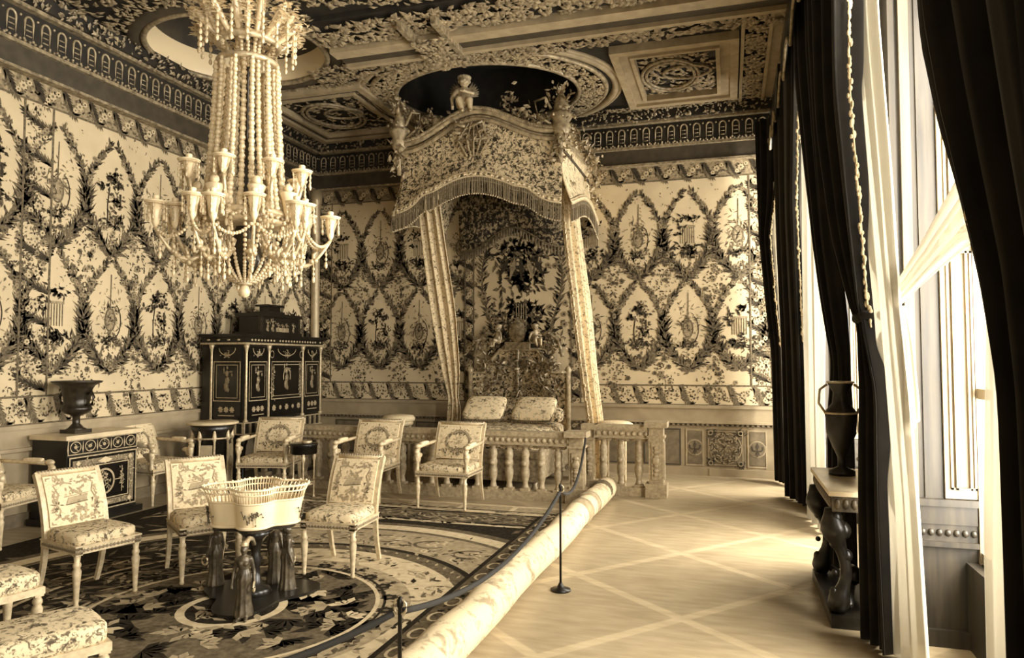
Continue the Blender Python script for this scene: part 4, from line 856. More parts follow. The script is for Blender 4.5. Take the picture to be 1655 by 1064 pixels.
# casket on top
k = thing('casket', 'dark casket with pale relief figures on top of the tall cabinet', 'casket', (-6.52, 9.05, 2.051))
MB().bb(-.22, .22, -.5, .5, .0, .05).bb(-.18, .18, -.46, .46, .05, .27).build('body', ebony, k)
MB().bb(-.22, .22, -.5, .5, .27, .32).bb(-.12, .12, -.2, .2, .32, .36).build('lid', ebony, k)
MB().bb(-.08, .08, -.14, .14, .36, .43).bb(-.11, .11, -.2, .2, .43, .46).build('lid_box', ebony2, k)
m = MB()
for (u, h) in ((-.3, .18), (-.18, .2), (-.05, .14), (.06, .13), (.16, .14), (.33, .15)): fig(m, lambda a, b, w, u=u: np.array([.182+w, u+a*1.5, .055+b]), h)
m.bb(.18, .19, -.1, .2, .06, .12); m.build('relief', bronze, k)
for s in (-1, 1): MB().bb(.16, .2, s*.46-.03, s*.46+.03, .05, .27).build('corner_post', dbronze, k)
# ---- balustrade
def balusters(root, rel, A, B, n, ztop):
    A, B = np.array(A, float), np.array(B, float); d = unit(B-A); nn = np.array([d[1], -d[0], 0])
    for i in range(n):
        p = A+(B-A)*(i+.5)/n; m = MB()
        m.box(p+Z3*.125, (.11, .11, .03)); m.box(p+Z3*(ztop-.17), (.1, .1, .03))
        m.lathe([(.05, .14), (.04, .16), (.032, .2), (.05, .28), (.055, .34), (.042, .39), (.05, .42), (.05, .46), (.042, .49), (.052, .54), (.046, .6), (.03, ztop-.22), (.042, ztop-.2), (.045, ztop-.185)], p, 12)
        m.ell(p+nn*.05+Z3*.44, (.035, .035, .035)); m.tube([p+nn*.055+Z3*.44+.033*(math.cos(a)*d+math.sin(a)*Z3) for a in np.linspace(0, 2*PI, 12)[:-1]], .008, 5, closed=True)
        for s in (-1, 1): m.ell(p+d*s*.06+Z3*(ztop-.185), (.05, .03, .028), T=SPL)
        m.build('baluster', frame_d if False else gold_b, root, rel=rel)
gold_b = mat('balustrade_gilt', .72, .5, .1, L2=.56, scale=30)
def pier(root, rel, x, y, ztop, w=.2):
    m = MB(); m.bb(x-w/2-.04, x+w/2+.04, y-w/2-.04, y+w/2+.04, 0, .17); m.bb(x-w/2, x+w/2, y-w/2, y+w/2, .17, ztop-.07); m.bb(x-w/2-.02, x+w/2+.02, y-w/2-.02, y+w/2+.02, ztop-.2, ztop-.17); m.bb(x-w/2-.05, x+w/2+.05, y-w/2-.05, y+w/2+.05, ztop-.07, ztop)
    for sx, sy in ((0, -1), (1, 0)):
        if sx == 0: m.bb(x-w/2+.035, x+w/2-.035, y-w/2-.012, y-w/2, .22, ztop-.25)
        else: m.bb(x+w/2, x+w/2+.012, y-w/2+.035, y+w/2-.035, .22, ztop-.25)
    for z in np.linspace(.28, ztop-.32, 7): m.ell((x, y-w/2-.012, z), (.04, .012, .03), T=SPL)
    m.ell((x, y-w/2-.014, .45), (.05, .016, .05)); m.build('pier', gold_b, root, rel=rel)
def rails(root, rel, x0, x1, y, ztop):
    m = MB(); m.bb(x0, x1, y-.09, y+.09, ztop-.06, ztop); m.bb(x0, x1, y-.07, y+.07, ztop-.155, ztop-.06); m.bb(x0, x1, y-.085, y+.085, ztop-.165, ztop-.15)
    m.inst(SPL, [(x, y-.07, ztop-.105) for x in np.arange(x0+.05, x1, .075)], [(.03, .014, .03)]*len(np.arange(x0+.05, x1, .075))); m.build('handrail', gold_b, root, rel=rel)
    m = MB(); m.bb(x0, x1, y-.08, y+.08, 0, .11); m.build('plinth', gold_b, root, rel=rel)
b = thing('balustrade', 'long carved gilt balustrade in front of the bed behind the armchairs', 'balustrade', (-3.9, 8.42, 0)); rel = np.array(b.location)
rails(b, rel, -6.1, -1.84, 8.42, .83); balusters(b, rel, (-6.0, 8.42, 0), (-1.88, 8.42, 0), 20, .83); pier(b, rel, -1.75, 8.42, .85, .17); pier(b, rel, -6.12, 8.42, .83, .06)
b = thing('balustrade', 'short section of gilt balustrade set back right of the rug roll end', 'balustrade', (-1.2, 9.08, 0)); rel = np.array(b.location)
rails(b, rel, -1.66, -.98, 9.08, .88); balusters(b, rel, (-1.66, 9.08, 0), (-.99, 9.08, 0), 3, .88); pier(b, rel, -.88, 9.08, .93, .18); pier(b, rel, -1.72, 9.08, .88, .1)
# things standing behind the balustrade
s = thing('round_stool', 'round pale-topped stool just showing above the balustrade left of bed', 'stool', (-4.75, 9.75, 0))
MB().lathe([(.2, .78), (.24, .79), (.25, .83), (.22, .87), (.1, .885)], n=28).build('seat', tap, s); MB().lathe([(.2, .72), (.22, .74), (.22, .78), (.2, .79)], n=28).build('rail', frame_m, s)
for k in range(4): a = PI/4+PI/2*k; MB().lathe([(.016, 0), (.02, .05), (.026, .6), (.03, .73)], (.17*math.cos(a), .17*math.sin(a), 0), 10).build('leg', frame_m, s)
s = thing('round_stool', 'round stool top showing above the short balustrade right of the bed', 'stool', (-1.52, 9.85, 0))
MB().lathe([(.2, .78), (.24, .79), (.25, .82), (.2, .85), (.1, .86)], n=28).build('seat', tap, s); MB().lathe([(.2, .72), (.22, .74), (.22, .78), (.2, .79)], n=28).build('rail', frame_m, s)
for k in range(4): a = PI/4+PI/2*k; MB().lathe([(.016, 0), (.02, .05), (.026, .6), (.03, .73)], (.17*math.cos(a), .17*math.sin(a), 0), 10).build('leg', frame_m, s)
# ---- console and vase at the window pier
x0, x1, y0, y1 = .60, .95, 4.98, 6.06
c = thing('console_table', 'dark carved console table with marble top against the window pier', 'console table', (.78, 5.5, 0)); rel = np.array(c.location)
MB().bb(x0, x1, y0, y1, .83, .86).build('marble_top', marble, c, rel=rel)
m = MB(); m.bb(x0+.02, x1, y0+.02, y1-.02, .73, .83)
for y in np.arange(y0+.06, y1-.03, .05): m.ell((x0+.02, y, .78), (.012, .02, .035), T=SPL)
for x in np.arange(x0+.05, x1, .05): m.ell((x, y0+.02, .78), (.02, .012, .035), T=SPL)
m.build('frieze', mat('console_wood', .3, .45, .2, .12, 25), c, rel=rel)
for y in (y0+.09, y1-.09):
    m = MB(); t = np.linspace(0, 1, 16); m.tube(np.stack([x0+.05+.12*np.sin(PI*t)**2*(1-t)-.03*t, np.full(16, y), .08+.66*t], 1), .035+.05*np.exp(-((t-.8)/.12)**2)+.035*np.exp(-((t-.1)/.1)**2), 10)
    for (q, dx, dz, r) in ((0, -.02, .68, .05), (1, .03, .60, .05), (2, -.02, .52, .035), (3, .0, .14, .05), (4, -.03, .2, .03), (5, -.05, .62, .03), (6, .05, .44, .035)): m.ell((x0+.06+dx, y, dz), (r, r*1.1, r*1.2))
    m.ell((x0+.035, y-.01, .33), .02); m.build('carved_leg', console_d, c, rel=rel)
m = MB(); m.tube([(x0+.12, y0+.1, .12), (x0+.2, (y0+y1)/2, .16), (x0+.12, y1-.1, .12)], .025, 8); m.ell((x0+.2, (y0+y1)/2, .2), (.07, .1, .07)); m.build('stretcher', console_d, c, rel=rel)
MB().bb(x0+.0, x1, y0, y1, 0, .075).build('plinth', console_d, c, rel=rel)
v = thing('vase', 'dark two-handled vase with pale rim on the console by the windows', 'vase', (.78, 5.72, .861))
MB().lathe([(.09, 0), (.09, .03), (.03, .06), (.03, .13), (.06, .2), (.1, .3), (.11, .44), (.1, .47), (.06, .52), (.05, .6), (.085, .66), (.09, .68), (.07, .675)], n=26).build('body', console_d, v)
m = MB(); m.tube([(.105*math.cos(a), .105*math.sin(a), .45) for a in np.linspace(0, 2*PI, 26)[:-1]], .009, 6, closed=True); m.tube([(.088*math.cos(a), .088*math.sin(a), .675) for a in np.linspace(0, 2*PI, 26)[:-1]], .007, 6, closed=True); m.build('gilt_band', bronze, v)
for s in (-1, 1): MB().tube([(s*.1, 0, .44), (s*.15, 0, .52), (s*.14, 0, .62), (s*.09, 0, .66)], .01, 7).build('handle', bronze, v)
# ============================================================ BED
BX = -3.17
# ---- figure helper: winged child (putto), local frame: faces -y, seat at origin
def putto(mb, T, k=1.0, pose=0):
    def cp(p, q, r1, r2): mb.cap(T(np.array(p)*k), T(np.array(q)*k), r1*k, r2*k)
    def el(p, r): mb.ell(T(np.array(p)*k), [x*k for x in (r if not np.isscalar(r) else (r,)*3)])
    cp((0, .0, .04), (0, .01, .22), .085, .075); el((0, -.03, .1), (.085, .075, .08)); cp((-.06, .0, .23), (.06, .0, .23), .042, .042); cp((0, 0, .25), (0, -.005, .3), .036, .034)
    el((0, -.01, .365), (.075, .08, .088)); el((0, .015, .39), (.085, .082, .078))
    for a in np.linspace(0, 2*PI, 12)[:-1]: el((.075*math.cos(a), .015+.07*math.sin(a), .42), .026)
    el((0, -.09, .355), (.013, .016, .015)); el((.036, -.068, .338), .026); el((-.036, -.068, .338), .026); el((0, -.075, .31), (.02, .018, .014)); el((.078, 0, .355), (.012, .02, .022)); el((-.078, 0, .355), (.012, .02, .022))
    for s in (-1, 1):
        cp((s*.05, -.02, .02), (s*.075, -.17, .05), .062, .048); cp((s*.075, -.17, .05), (s*.055+.03, -.16, -.09), .045, .03); cp((s*.055+.03, -.165, -.10), (s*.055+.03, -.22, -.115), .025, .019)
    cp((-.1, 0, .23), (-.17, -.02, .11), .034, .028); cp((-.17, -.02, .11), (-.16, -.05, .0), .026, .02); cp((.1, 0, .23), (.12, -.1, .16), .034, .028); cp((.12, -.1, .16), (-.0, -.16, .17), .026, .02)
    for (hx, hy, hz, dx, dz) in ((-.16, -.055, -.01, 0, -1), (-.01, -.165, .17, -1, 0)):
        el((hx, hy, hz), .024)
        for f in range(4): cp((hx+dx*.015+(dz != 0)*(f-1.5)*.009, hy, hz+dz*.015+(dx != 0)*(f-1.5)*.009), (hx+dx*.05+(dz != 0)*(f-1.5)*.011, hy-.012, hz+dz*.05+(dx != 0)*(f-1.5)*.011), .0075, .006)
        cp((hx, hy-.015, hz), (hx+.02, hy-.035, hz+.012), .008, .006)
def wing(mb, T, k, s):
    for i in range(7):
        a = .35+.2*i; p = np.array((s*.04, .07, .2)); q = p+np.array((s*math.sin(a)*.22, .06, .22*math.cos(a)))*(1-.05*i); mb.tube([T(p*k), T((p+q)/2*k), T(q*k)], [.02*k, .026*k, .006*k], 6)
# ---- canopy
cn = thing('bed_canopy', 'ornate gilt canopy with fringed silk valance and cherub above the bed', 'bed canopy', (BX, 9.9, 4.2)); rel = np.array(cn.location)
YC, HW, YBK = 8.95, 1.15, 10.9
def front_xy(s): return np.stack([BX-.03+HW*s, YC-.13*np.cos(s*PI/2)**1.0, ], -1)
def ztop(s): s = np.abs(s); return 4.60+.30*(.5+.5*np.cos(np.clip(s*1.15, 0, 1)*PI))-.02*s
def zbot(s): s = np.abs(s); return 3.72+.40*(.5+.5*np.cos(np.clip(s*1.02, 0, 1)*PI))**.8+.05*np.exp(-((s-.62)/.1)**2)-.0
ns = 61; S_ = np.linspace(-1, 1, ns)
XYf = front_xy(S_)
def panel_grid(XY, zt, zb, bul, nz=9):
    N_ = np.gradient(XY, axis=0); N_ = np.stack([N_[:, 1], -N_[:, 0]], 1); N_ /= np.linalg.norm(N_, axis=1)[:, None]
    G = []
    for q in np.linspace(0, 1, nz):
        o = bul*(.8*(q-.0)**1.5-.35*math.sin(PI*q)); G.append(np.stack([XY[:, 0]+N_[:, 0]*o, XY[:, 1]+N_[:, 1]*o, zt+(zb-zt)*q], 1))
    return np.array(G), N_
G, Nf = panel_grid(XYf, ztop(S_), zbot(S_), .14)
m = MB(); m.grid(G); vf = m.build('front_valance', bedsilk, cn, rel=rel); sd_ = vf.modifiers.new('thick', 'SOLIDIFY'); sd_.thickness = .02
bot_f = G[-1]
sides = []
for s in (-1, 1):
    yy = np.linspace(0, 1, 31); XY = np.stack([np.full(31, BX-.03+s*HW)+s*.02*np.sin(PI*yy), YC+(YBK-YC)*yy], 1)
    if s > 0: pass
    else: XY = XY[::-1]
    yq = yy if s > 0 else yy[::-1]
    zt = 4.58+.06*np.cos(yq*PI*2)*.5-.03+.12*yq; zb = 3.72+.20*np.sin(PI*yq)**1.2+.08*yq
    Gs, _ = panel_grid(XY, zt, zb, .16); m = MB(); m.grid(Gs); o = m.build('side_valance', bedsilk_l if s > 0 else bedsilk, cn, rel=rel); q = o.modifiers.new('thick', 'SOLIDIFY'); q.thickness = .02; sides.append((Gs[-1], Gs[0]))  # right side in paler silk: window light put into its colour
# embroidered braid and fringe along every lower edge
def edge_trim(E, name_side):
    m = MB(); m.tube(E+[0, 0, .0], .016, 6); m.tube(E+[0, 0, .06], .012, 6)
    T_ = np.gradient(E, axis=0); L = np.concatenate([[0], np.cumsum(np.linalg.norm(np.diff(E, axis=0), axis=1))])
    a = np.arange(.03, L[-1], .075); P = np.stack([np.interp(a, L, E[:, i]) for i in range(3)], 1); m.inst(SPL, P+[0, 0, .03], .026)
    m.build('braid', frame_m, cn, rel=rel)
    m = MB(); a = np.arange(.0, L[-1], .0165); P = np.stack([np.interp(a, L, E[:, i]) for i in range(3)], 1); k = len(P)
    ln = .235+rng.normal(0, .008, k); off = rng.normal(0, .006, (k, 2)); c1 = P+np.c_[off, np.zeros(k)]; c0 = P-[0, 0, .01]
    for mt, sl in ((0, slice(0, None, 2)), (1, slice(1, None, 2))):
        for u, d in zip(c0[sl], zip(c1[sl], ln[sl])): m.tube([u, d[0]-[0, 0, d[1]*.5], d[0]-[0, 0, d[1]]], [.0075, .0065, .009], 4, mt, False)
    P2 = P-[0, 0, .235]; m.inst(SPT, P2[::2], .013, m=2); P3 = P-[0, 0, .06]; m.tube(P3, .007, 4, 1)
    m.build('fringe', [tapd, fringe_m, frame_m], cn, rel=rel)
fringe_m = mat('fringe_silk', .56, .8, 0, .08, 30)
edge_trim(bot_f, 'f'); edge_trim(sides[1][0], 'r'); edge_trim(sides[0][0], 'l')
# gilt cornice along the top
m = MB(); top_f = G[0]
for dz, r, o in ((.0, .03, .03), (.05, .022, .0), (.10, .035, .05), (.15, .02, .07)): m.tube(top_f+np.c_[Nf*o, np.full(ns, dz)], r, 8)
Lc = np.linspace(0, ns-1, 120)
m.inst(SPT, np.stack([np.interp(Lc, np.arange(ns), (top_f+np.c_[Nf*.085, np.full(ns, .14)])[:, i]) for i in range(3)], 1), [(.012, .014, .028)]*120)
for e in (sides[0][1], sides[1][1]):
    for dz, r in ((0, .03), (.05, .022), (.1, .035)): m.tube(e+[0, 0, dz], r, 8)
m.build('gilt_cornice', gold, cn, rel=rel)
# carved foliage on cornice and corners
m = MB()
def foliage(n, c, s, size, dir_y=-.3): 
    def f(n): return np.array(c)+rng.normal(0, 1, (n, 3))*np.array(s)
    P = f(n); A_ = rng.normal(0, 1, (n, 3)); A_ /= np.linalg.norm(A_, axis=1)[:, None]; B_ = np.cross(A_, rng.normal(0, 1, (n, 3))); B_ /= np.linalg.norm(B_, axis=1)[:, None]; C_ = np.cross(A_, B_)
    sz = size*rng.uniform(.5, 1.3, n); m.inst(LEAF, P, np.stack([sz, sz*.9, sz*.8], 1), np.stack([A_, B_, C_], -1), 0, False)
for x, n in ((-.75, 50), (-.5, 40), (.5, 45), (.72, 60)): 
    z = float(ztop(np.array(x)))+.22; foliage(n, (BX+HW*x, YC-.05, z), (.09, .05, .06), .05)
foliage(40, (BX+.42, YC, 5.12), (.06, .04, .09), .045); foliage(40, (BX-.75, YC, 5.0), (.06, .04, .06), .05)
m.tube([(BX+.55+.09*math.cos(a), YC-.06, 4.93+.09*math.sin(a)) for a in np.linspace(-.5, 4.5, 16)], .018, 6); m.tube([(BX+.75+.07*math.cos(a), YC-.06, 4.84+.06*math.sin(a)) for a in np.linspace(1, 6, 14)], .014, 6)
# little vase on the left slope
m.lathe([(.02, 0), (.04, .02), (.025, .06), (.05, .12), (.065, .2), (.05, .22)], (BX-.62, YC-.06, 4.78), 12)
m.build('carved_foliage', gold, cn, rel=rel)
for s, h in ((1, 1.0), (-1, .85)):      # corner vases with plumes and trailing leaves
    m = MB(); c0 = np.array([BX-.03+s*HW, YC-.03, 4.66])
    m.lathe([(.05, -.1), (.1, -.02), (.13, .06), (.1, .12), (.15, .2), (.14, .24), (.08, .25)], c0, 14)
    m.lathe([(.06, .24), (.09, .28), (.095, .34), (.07, .42), (.035, .5), (.01, .54)], c0, 12, wob=lambda a, z: 1+.12*math.sin(6*a+z*40))
    foliage(70, c0+[0, 0, .48], (.07, .07, .1), .05); foliage(90, c0+[0, -.03, -.12], (.06, .05, .13), .055); m.tube([c0+[-s*.12, -.05, .1], c0+[-s*.3, -.06, .22], c0+[-s*.34, -.06, .42], c0+[-s*.2, -.05, .46], c0+[-s*.12, -.05, .3]], .02, 7)
    m.inst(SPT, c0+rng.normal(0, 1, (60, 3))*[.07, .06, .04]+[0, 0, .24], .024); m.tube([c0+[0, -.02, -.4], c0+[0, -.02, 0], c0+[0, 0, .55]], .03, 8); m.build('corner_vase', gold, cn, rel=rel)
m = MB()
for yy in np.linspace(.06, 1, 12): foliage(26, (BX+HW+.05, YC+(YBK-YC)*yy, 4.72+.1*yy), (.03, .06, .07), .05)
foliage(120, (BX+HW+.1, 10.5, 4.45), (.06, .16, .22), .05); m.build('side_foliage', gold, cn, rel=rel)
# cherub seated on the crest
Tp = lambda p: np.array([BX-.2, YC-.1, 5.10])+np.asarray(rotz(.35)) @ np.asarray(p)*.98
m = MB(); putto(m, Tp, 1.0); ch = m.build('cherub', gold_s, cn, rel=rel) if False else m.build('cherub', mat('cherub_gilt', .8, .4, .15, .05), cn, rel=rel); remesh(ch, .011)
m = MB(); wing(m, Tp, 1.0, -1); wing(m, Tp, 1.0, 1); m.build('wing', gold, ch, rel=rel)
m = MB(); foliage(110, (BX-.14, YC-.1, 4.86), (.12, .05, .05), .06)
for s in (-1, 1): m.tube([(BX-.1+s*.05, YC-.2, 4.8), (BX-.1+s*.2, YC-.2, 4.86), (BX-.1+s*.22, YC-.19, 4.74), (BX-.1+s*.1, YC-.18, 4.72)], .025, 7)
m.build('crest_ornament', gold, cn, rel=rel)
# swag tails hanging down the middle of the valance
m = MB()
foliage(90, (BX-.03, YC-.2, 4.62), (.11, .015, .1), .04); [m.tube([(BX-.03+q*.3, YC-.2, 4.84), (BX-.03+q, YC-.2, 4.62), (BX-.03+q*.4, YC-.2, 4.4)], .014, 6) for q in (-.22, -.1, 0, .1, .22)]; m.tube([(BX-.3, YC-.2, 4.62), (BX+.24, YC-.2, 4.62)], .014, 6)
m.build('embroidered_spray', tapm, cn, rel=rel)
# roof, lining and inner valance
m = MB(); m.bb(BX-HW, BX+HW, YC+.05, YBK, 4.42, 4.46); m.lathe([(1.05, 4.46), (.95, 4.8), (.75, 5.1), (.4, 5.32), (.05, 5.4)], (BX, 9.95, 0), 32, sy=.85, m=0); m.build('dome', canopy_in, cn, rel=rel)
s_ = np.linspace(-1, 1, 41); XYi = np.stack([BX+.02+.92*s_, 10.55-.25*np.cos(s_*PI/2)], 1); zi = 3.42+.30*(.5+.5*np.cos(np.clip(np.abs(s_)*1.3, 0, 1)*PI))
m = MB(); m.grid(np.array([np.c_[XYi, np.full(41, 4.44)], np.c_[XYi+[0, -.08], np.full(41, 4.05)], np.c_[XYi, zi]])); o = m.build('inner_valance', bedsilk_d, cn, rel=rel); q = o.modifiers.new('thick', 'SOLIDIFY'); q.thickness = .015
m = MB(); m.tube(np.c_[XYi+[0, -.01], zi], .014, 6)
for x, z in zip(XYi[::1], zi): m.tube([(x[0], x[1], z), (x[0], x[1], z-.13)], .018, 4)
m.build('inner_fringe', tapd, cn, rel=rel)
# ---- cloth sheet helper
def cloth(name, mt, rows, pleats, amp, nx=56, nz=40, thick=.008, parent=None, rel=None, seed=0, taper=None, lobes=0):
    """rows: [(left xyz, right xyz)] top to bottom; pleats push out sideways to the left-right line"""
    R_ = np.array(rows, float); k = len(R_); tt = np.linspace(0, k-1, nz)
    def sm(a):
        out = np.zeros((nz, 3)); 
        for i in range(3): out[:, i] = np.interp(tt, np.arange(k), a[:, i])
        kk = max(3, nz//(k*2)); w = np.ones(kk)/kk; p = np.pad(out, ((kk, kk), (0, 0)), 'edge'); 
        sm_ = np.stack([np.convolve(p[:, i], w, 'same') for i in range(3)], 1)[kk:-kk]; sm_[0] = out[0]; sm_[-1] = out[-1]; return sm_
    A, B = sm(R_[:, 0]), sm(R_[:, 1]); s = np.linspace(0, 1, nx); r = np.random.default_rng(seed); ph = r.uniform(0, 6)
    G = A[:, None]+(B-A)[:, None]*s[None, :, None]
    d = B-A; n = np.stack([d[:, 1], -d[:, 0], np.zeros(nz)], 1); n /= np.linalg.norm(n, axis=1)[:, None]+1e-9
    w = np.sin(2*PI*pleats*s+ph)+.45*np.sin(2*PI*pleats*1.7*s+ph*2+.6)
    a = np.interp(np.linspace(0, 1, nz), np.linspace(0, 1, len(amp)), amp) if not np.isscalar(amp) else np.full(nz, amp)
    G += n[:, None]*(w[None]*a[:, None])[:, :, None]
    mb = MB(); mb.grid(G); o = mb.build(name, mt, parent, rel=rel)
    q = o.modifiers.new('thick', 'SOLIDIFY'); q.thickness = thick; q.offset = 0
    return o, A, B, G
def tassels(A, n, size, name, mt, parent, rel, out=(0, 0, 0), skip=.12, zmin=-1):
    mb = MB(); L = np.concatenate([[0], np.cumsum(np.linalg.norm(np.diff(A, axis=0), axis=1))]); a = np.linspace(0, L[-1], n); P = np.stack([np.interp(a, L, A[:, i]) for i in range(3)], 1)+np.array(out); P = P[P[:, 2] > zmin]
    k = rng.random(len(P)) > skip; P = P[k]; mb.inst(SPL, P+rng.normal(0, size*.35, P.shape), np.stack([size*rng.uniform(.5, 1, len(P)), size*rng.uniform(.5, 1, len(P)), size*rng.uniform(1, 2.0, len(P))], 1))
    mb.tube((A+np.array(out))[A[:, 2] > zmin], .006, 5); return mb.build(name, mt, parent, rel=rel)
# bed hangings (hang from the canopy corners, drawn back to the head of the bed)
def hanging(lab, rows, pl, amp, mt, seed, edge):
    c = np.mean(np.array(rows).reshape(-1, 3), 0); t = thing('bed_curtain', lab, 'curtain', tuple(c), group='silk curtains of the bed'); o, A, B, G = cloth('cloth', mt, rows, pl, amp, parent=t, rel=c, seed=seed); tassels(B if edge > 0 else A, 130, .016, 'fringe', frame_m, t, c); return t
hanging('flowered silk bed curtain falling at the left side of the bed', [((-4.22, 9.25, 4.15), (-3.86, 9.1, 4.15)), ((-4.19, 9.35, 3.4), (-3.80, 9.25, 3.4)), ((-4.16, 9.6, 2.4), (-3.77, 9.6, 2.4)), ((-4.17, 10.05, 1.55), (-3.88, 10.05, 1.55)), ((-4.2, 10.4, 1.12), (-4.04, 10.4, 1.12)), ((-4.22, 10.42, .95), (-4.01, 10.42, .95)), ((-4.24, 10.42, .55), (-4.02, 10.42, .55)), ((-4.24, 10.42, .03), (-4.02, 10.42, .03))], 3, [.03, .03, .025, .02, .03, .03], curt_silk, 3, -1)
hanging('flowered silk bed curtain falling at the right side of the bed', [((-2.08, 9.1, 4.1), (-1.96, 9.4, 4.1)), ((-2.05, 9.15, 3.4), (-1.9, 9.5, 3.4)), ((-1.97, 9.3, 2.4), (-1.80, 9.7, 2.4)), ((-1.92, 9.6, 1.5), (-1.76, 9.9, 1.5)), ((-1.88, 9.9, .8), (-1.72, 10.15, .8)), ((-1.87, 9.95, .03), (-1.7, 10.2, .03))], 3, [.025, .03, .03, .03], curt_silk, 5, -1)
# ---- bed
bd = thing('bed', 'state bed with carved gilt headboard and flowered silk cover under the canopy', 'bed', (BX, 9.9, 0)); rel = np.array(bd.location)
YH = 10.80
MB().bb(BX-.8, BX+.8, 8.95, YH-.03, .12, .5).bb(BX-.82, BX+.82, 8.93, YH-.02, .42, .52).build('bed_frame', gold_ds, bd, rel=rel)
MB().rbox((BX, (8.95+YH)/2, .62), (1.6, YH-9.02, .32), puff=.05).build('coverlet', bedsilk, bd, rel=rel)
MB().rbox((BX, 10.6, .86), (1.5, .26, .26), puff=.1).build('bolster', bedsilk, bd, rel=rel)
for sx in (-1, 1):
    for y in (9.05, YH-.12): MB().lathe([(.03, 0), (.05, .02), (.03, .06), (.05, .12)], (BX+sx*.72, y, 0), 10).build('leg', gold_ds, bd, rel=rel)
m = MB(); W_ = .80
prof = [(-W_, .5), (W_, .5), (W_, 1.5), (W_-.25, 1.5), (W_-.38, 1.72), (.3, 1.86), (-.3, 1.86), (-W_+.38, 1.72), (-W_+.25, 1.5), (-W_, 1.5)]
m.prism([(BX+u, v) for u, v in prof], lambda u, v: (u, YH+.0, v), lambda u, v: (u, YH-.06, v)); hb = m.build('headboard', bedsilk, bd, rel=rel)
m = MB(); m.tube([(BX+u, YH-.075, v) for u, v in prof[1:]+prof[:1]], .03, 8)
for s in (-1, 1): m.lathe([(.04, .1), (.04, 1.5), (.06, 1.54), (.03, 1.6)], (BX+s*W_, YH-.06, 0), 10)
m.build('gilt_frame', gold, hb, rel=rel)
m = MB()
def hf(n, c, s, size): foliage(n, c, s, size)
for s in (-1, 1):
    hf(60, (BX+s*.2, YH-.11, 1.66), (.12, .03, .03), .05); hf(40, (BX+s*.5, YH-.11, 1.62), (.1, .03, .05), .05); hf(50, (BX+s*.35, YH-.11, 1.35), (.16, .03, .1), .05); hf(40, (BX+s*.55, YH-.11, 1.2), (.1, .03, .08), .045)
    m.tube([(BX+s*.05, YH-.1, 1.62), (BX+s*.15, YH-.12, 1.72), (BX+s*.3, YH-.1, 1.66), (BX+s*.32, YH-.1, 1.54), (BX+s*.22, YH-.1, 1.5)], .026, 7)
    m.tube([(BX+s*.72, YH-.1, 1.75), (BX+s*.66, YH-.1, 2.0), (BX+s*.5, YH-.1, 2.13), (BX+s*.36, YH-.1, 2.08)], .03, 8); hf(60, (BX+s*.56, YH-.1, 1.93), (.1, .03, .1), .055)
hf(70, (BX, YH-.11, 1.3), (.08, .03, .2), .05); m.bb(BX-.2, BX+.2, YH-.14, YH-.05, 1.86, 1.98); m.lathe([(.13, -.03), (.14, 0), (.12, .03), (.02, .04)], (BX, YH-.12, 2.14), 20, R=np.array([[1, 0, 0], [0, 0, -1], [0, 1.25, 0]]))
hf(40, (BX, YH-.1, 2.32), (.07, .03, .03), .04); m.tube([(BX, YH-.1, z) for z in np.linspace(1.15, 2.32, 8)], .03, 6)
for s in (-1, 1): m.tube([(BX, YH-.1, 1.55), (BX+s*.25, YH-.1, 1.64), (BX+s*.5, YH-.1, 1.64), (BX+s*.6, YH-.1, 1.9), (BX+s*.5, YH-.1, 2.1)], .02, 6); m.tube([(BX+s*.3, YH-.1, 1.64), (BX+s*.35, YH-.1, 1.35), (BX+s*.55, YH-.1, 1.2)], .016, 6)
m.build('carved_crest', gold_ds, hb, rel=rel)
for s in (-1, 1):
    m = MB(); Tq = lambda p, s=s: np.array([BX+s*.3, YH-.16, 1.98])+np.asarray(rotz(s*.7)) @ (np.asarray(p)*[s, 1, 1]); putto(m, Tq, .62); o = m.build('cherub', gold, hb, rel=rel); remesh(o, .009)
    m = MB(); wing(m, Tq, .62, 1); m.build('wing', gold_ds, o, rel=rel)
# hanging behind the bed (inside the canopy)
P = Pat(lambda u, v, w: np.stack([u, np.full_like(u, 10.915)-w, v], 1)); U0, U1, V0, V1 = BX-.97, BX+.97, .5, 4.0
P.rects(U0, U1, V0, V1, 0, 1); flower_border(P, V0, V1, U0, U0+.17, True, .28); flower_border(P, V0, V1, U1-.17, U1, True, .28)
for (v, s, mt, n, su) in ((3.45, .05, 1, 120, .3), (3.2, .05, 2, 100, .22), (3.0, .05, 1, 90, .17), (2.45, .05, 1, 150, .2), (2.2, .05, 2, 110, .28), (2.05, .05, 1, 120, .3), (2.75, .05, 2, 40, .5)): P.cluster((BX, v), n, su, .11, .13, .055, mt, 3)
for s in (-1, 1):
    z = np.linspace(.7, 3.85, 60); u = BX+s*(.55+.12*np.sin(z*2.6)); P.strip(np.stack([u, z], 1), .03, 2, 2)
    for o in (-1, 1): P.kites(np.stack([u, z], 1), PI/2+o*.8+rng.normal(0, .2, 60), .15, .035, 1 if o*s > 0 else 2, 3)
    for _ in range(16): P.rosette((BX+s*rng.uniform(.4, .78), rng.uniform(1.8, 3.8)), rng.uniform(.04, .07), 3, 1, 5)
for dx in (-.08, -.04, 0, .04, .08): P.rects(BX+dx-.008, BX+dx+.008, 2.15, 2.6, 3, 5)
for k in range(5): P.kites([(BX+.1*(k-2), 3.35)], -PI/2+.25*(k-2), .4, .09, 3 if k % 2 else 1, 5)
P.mb.build('back_hanging', SM, cn, rel=np.array(cn.location))
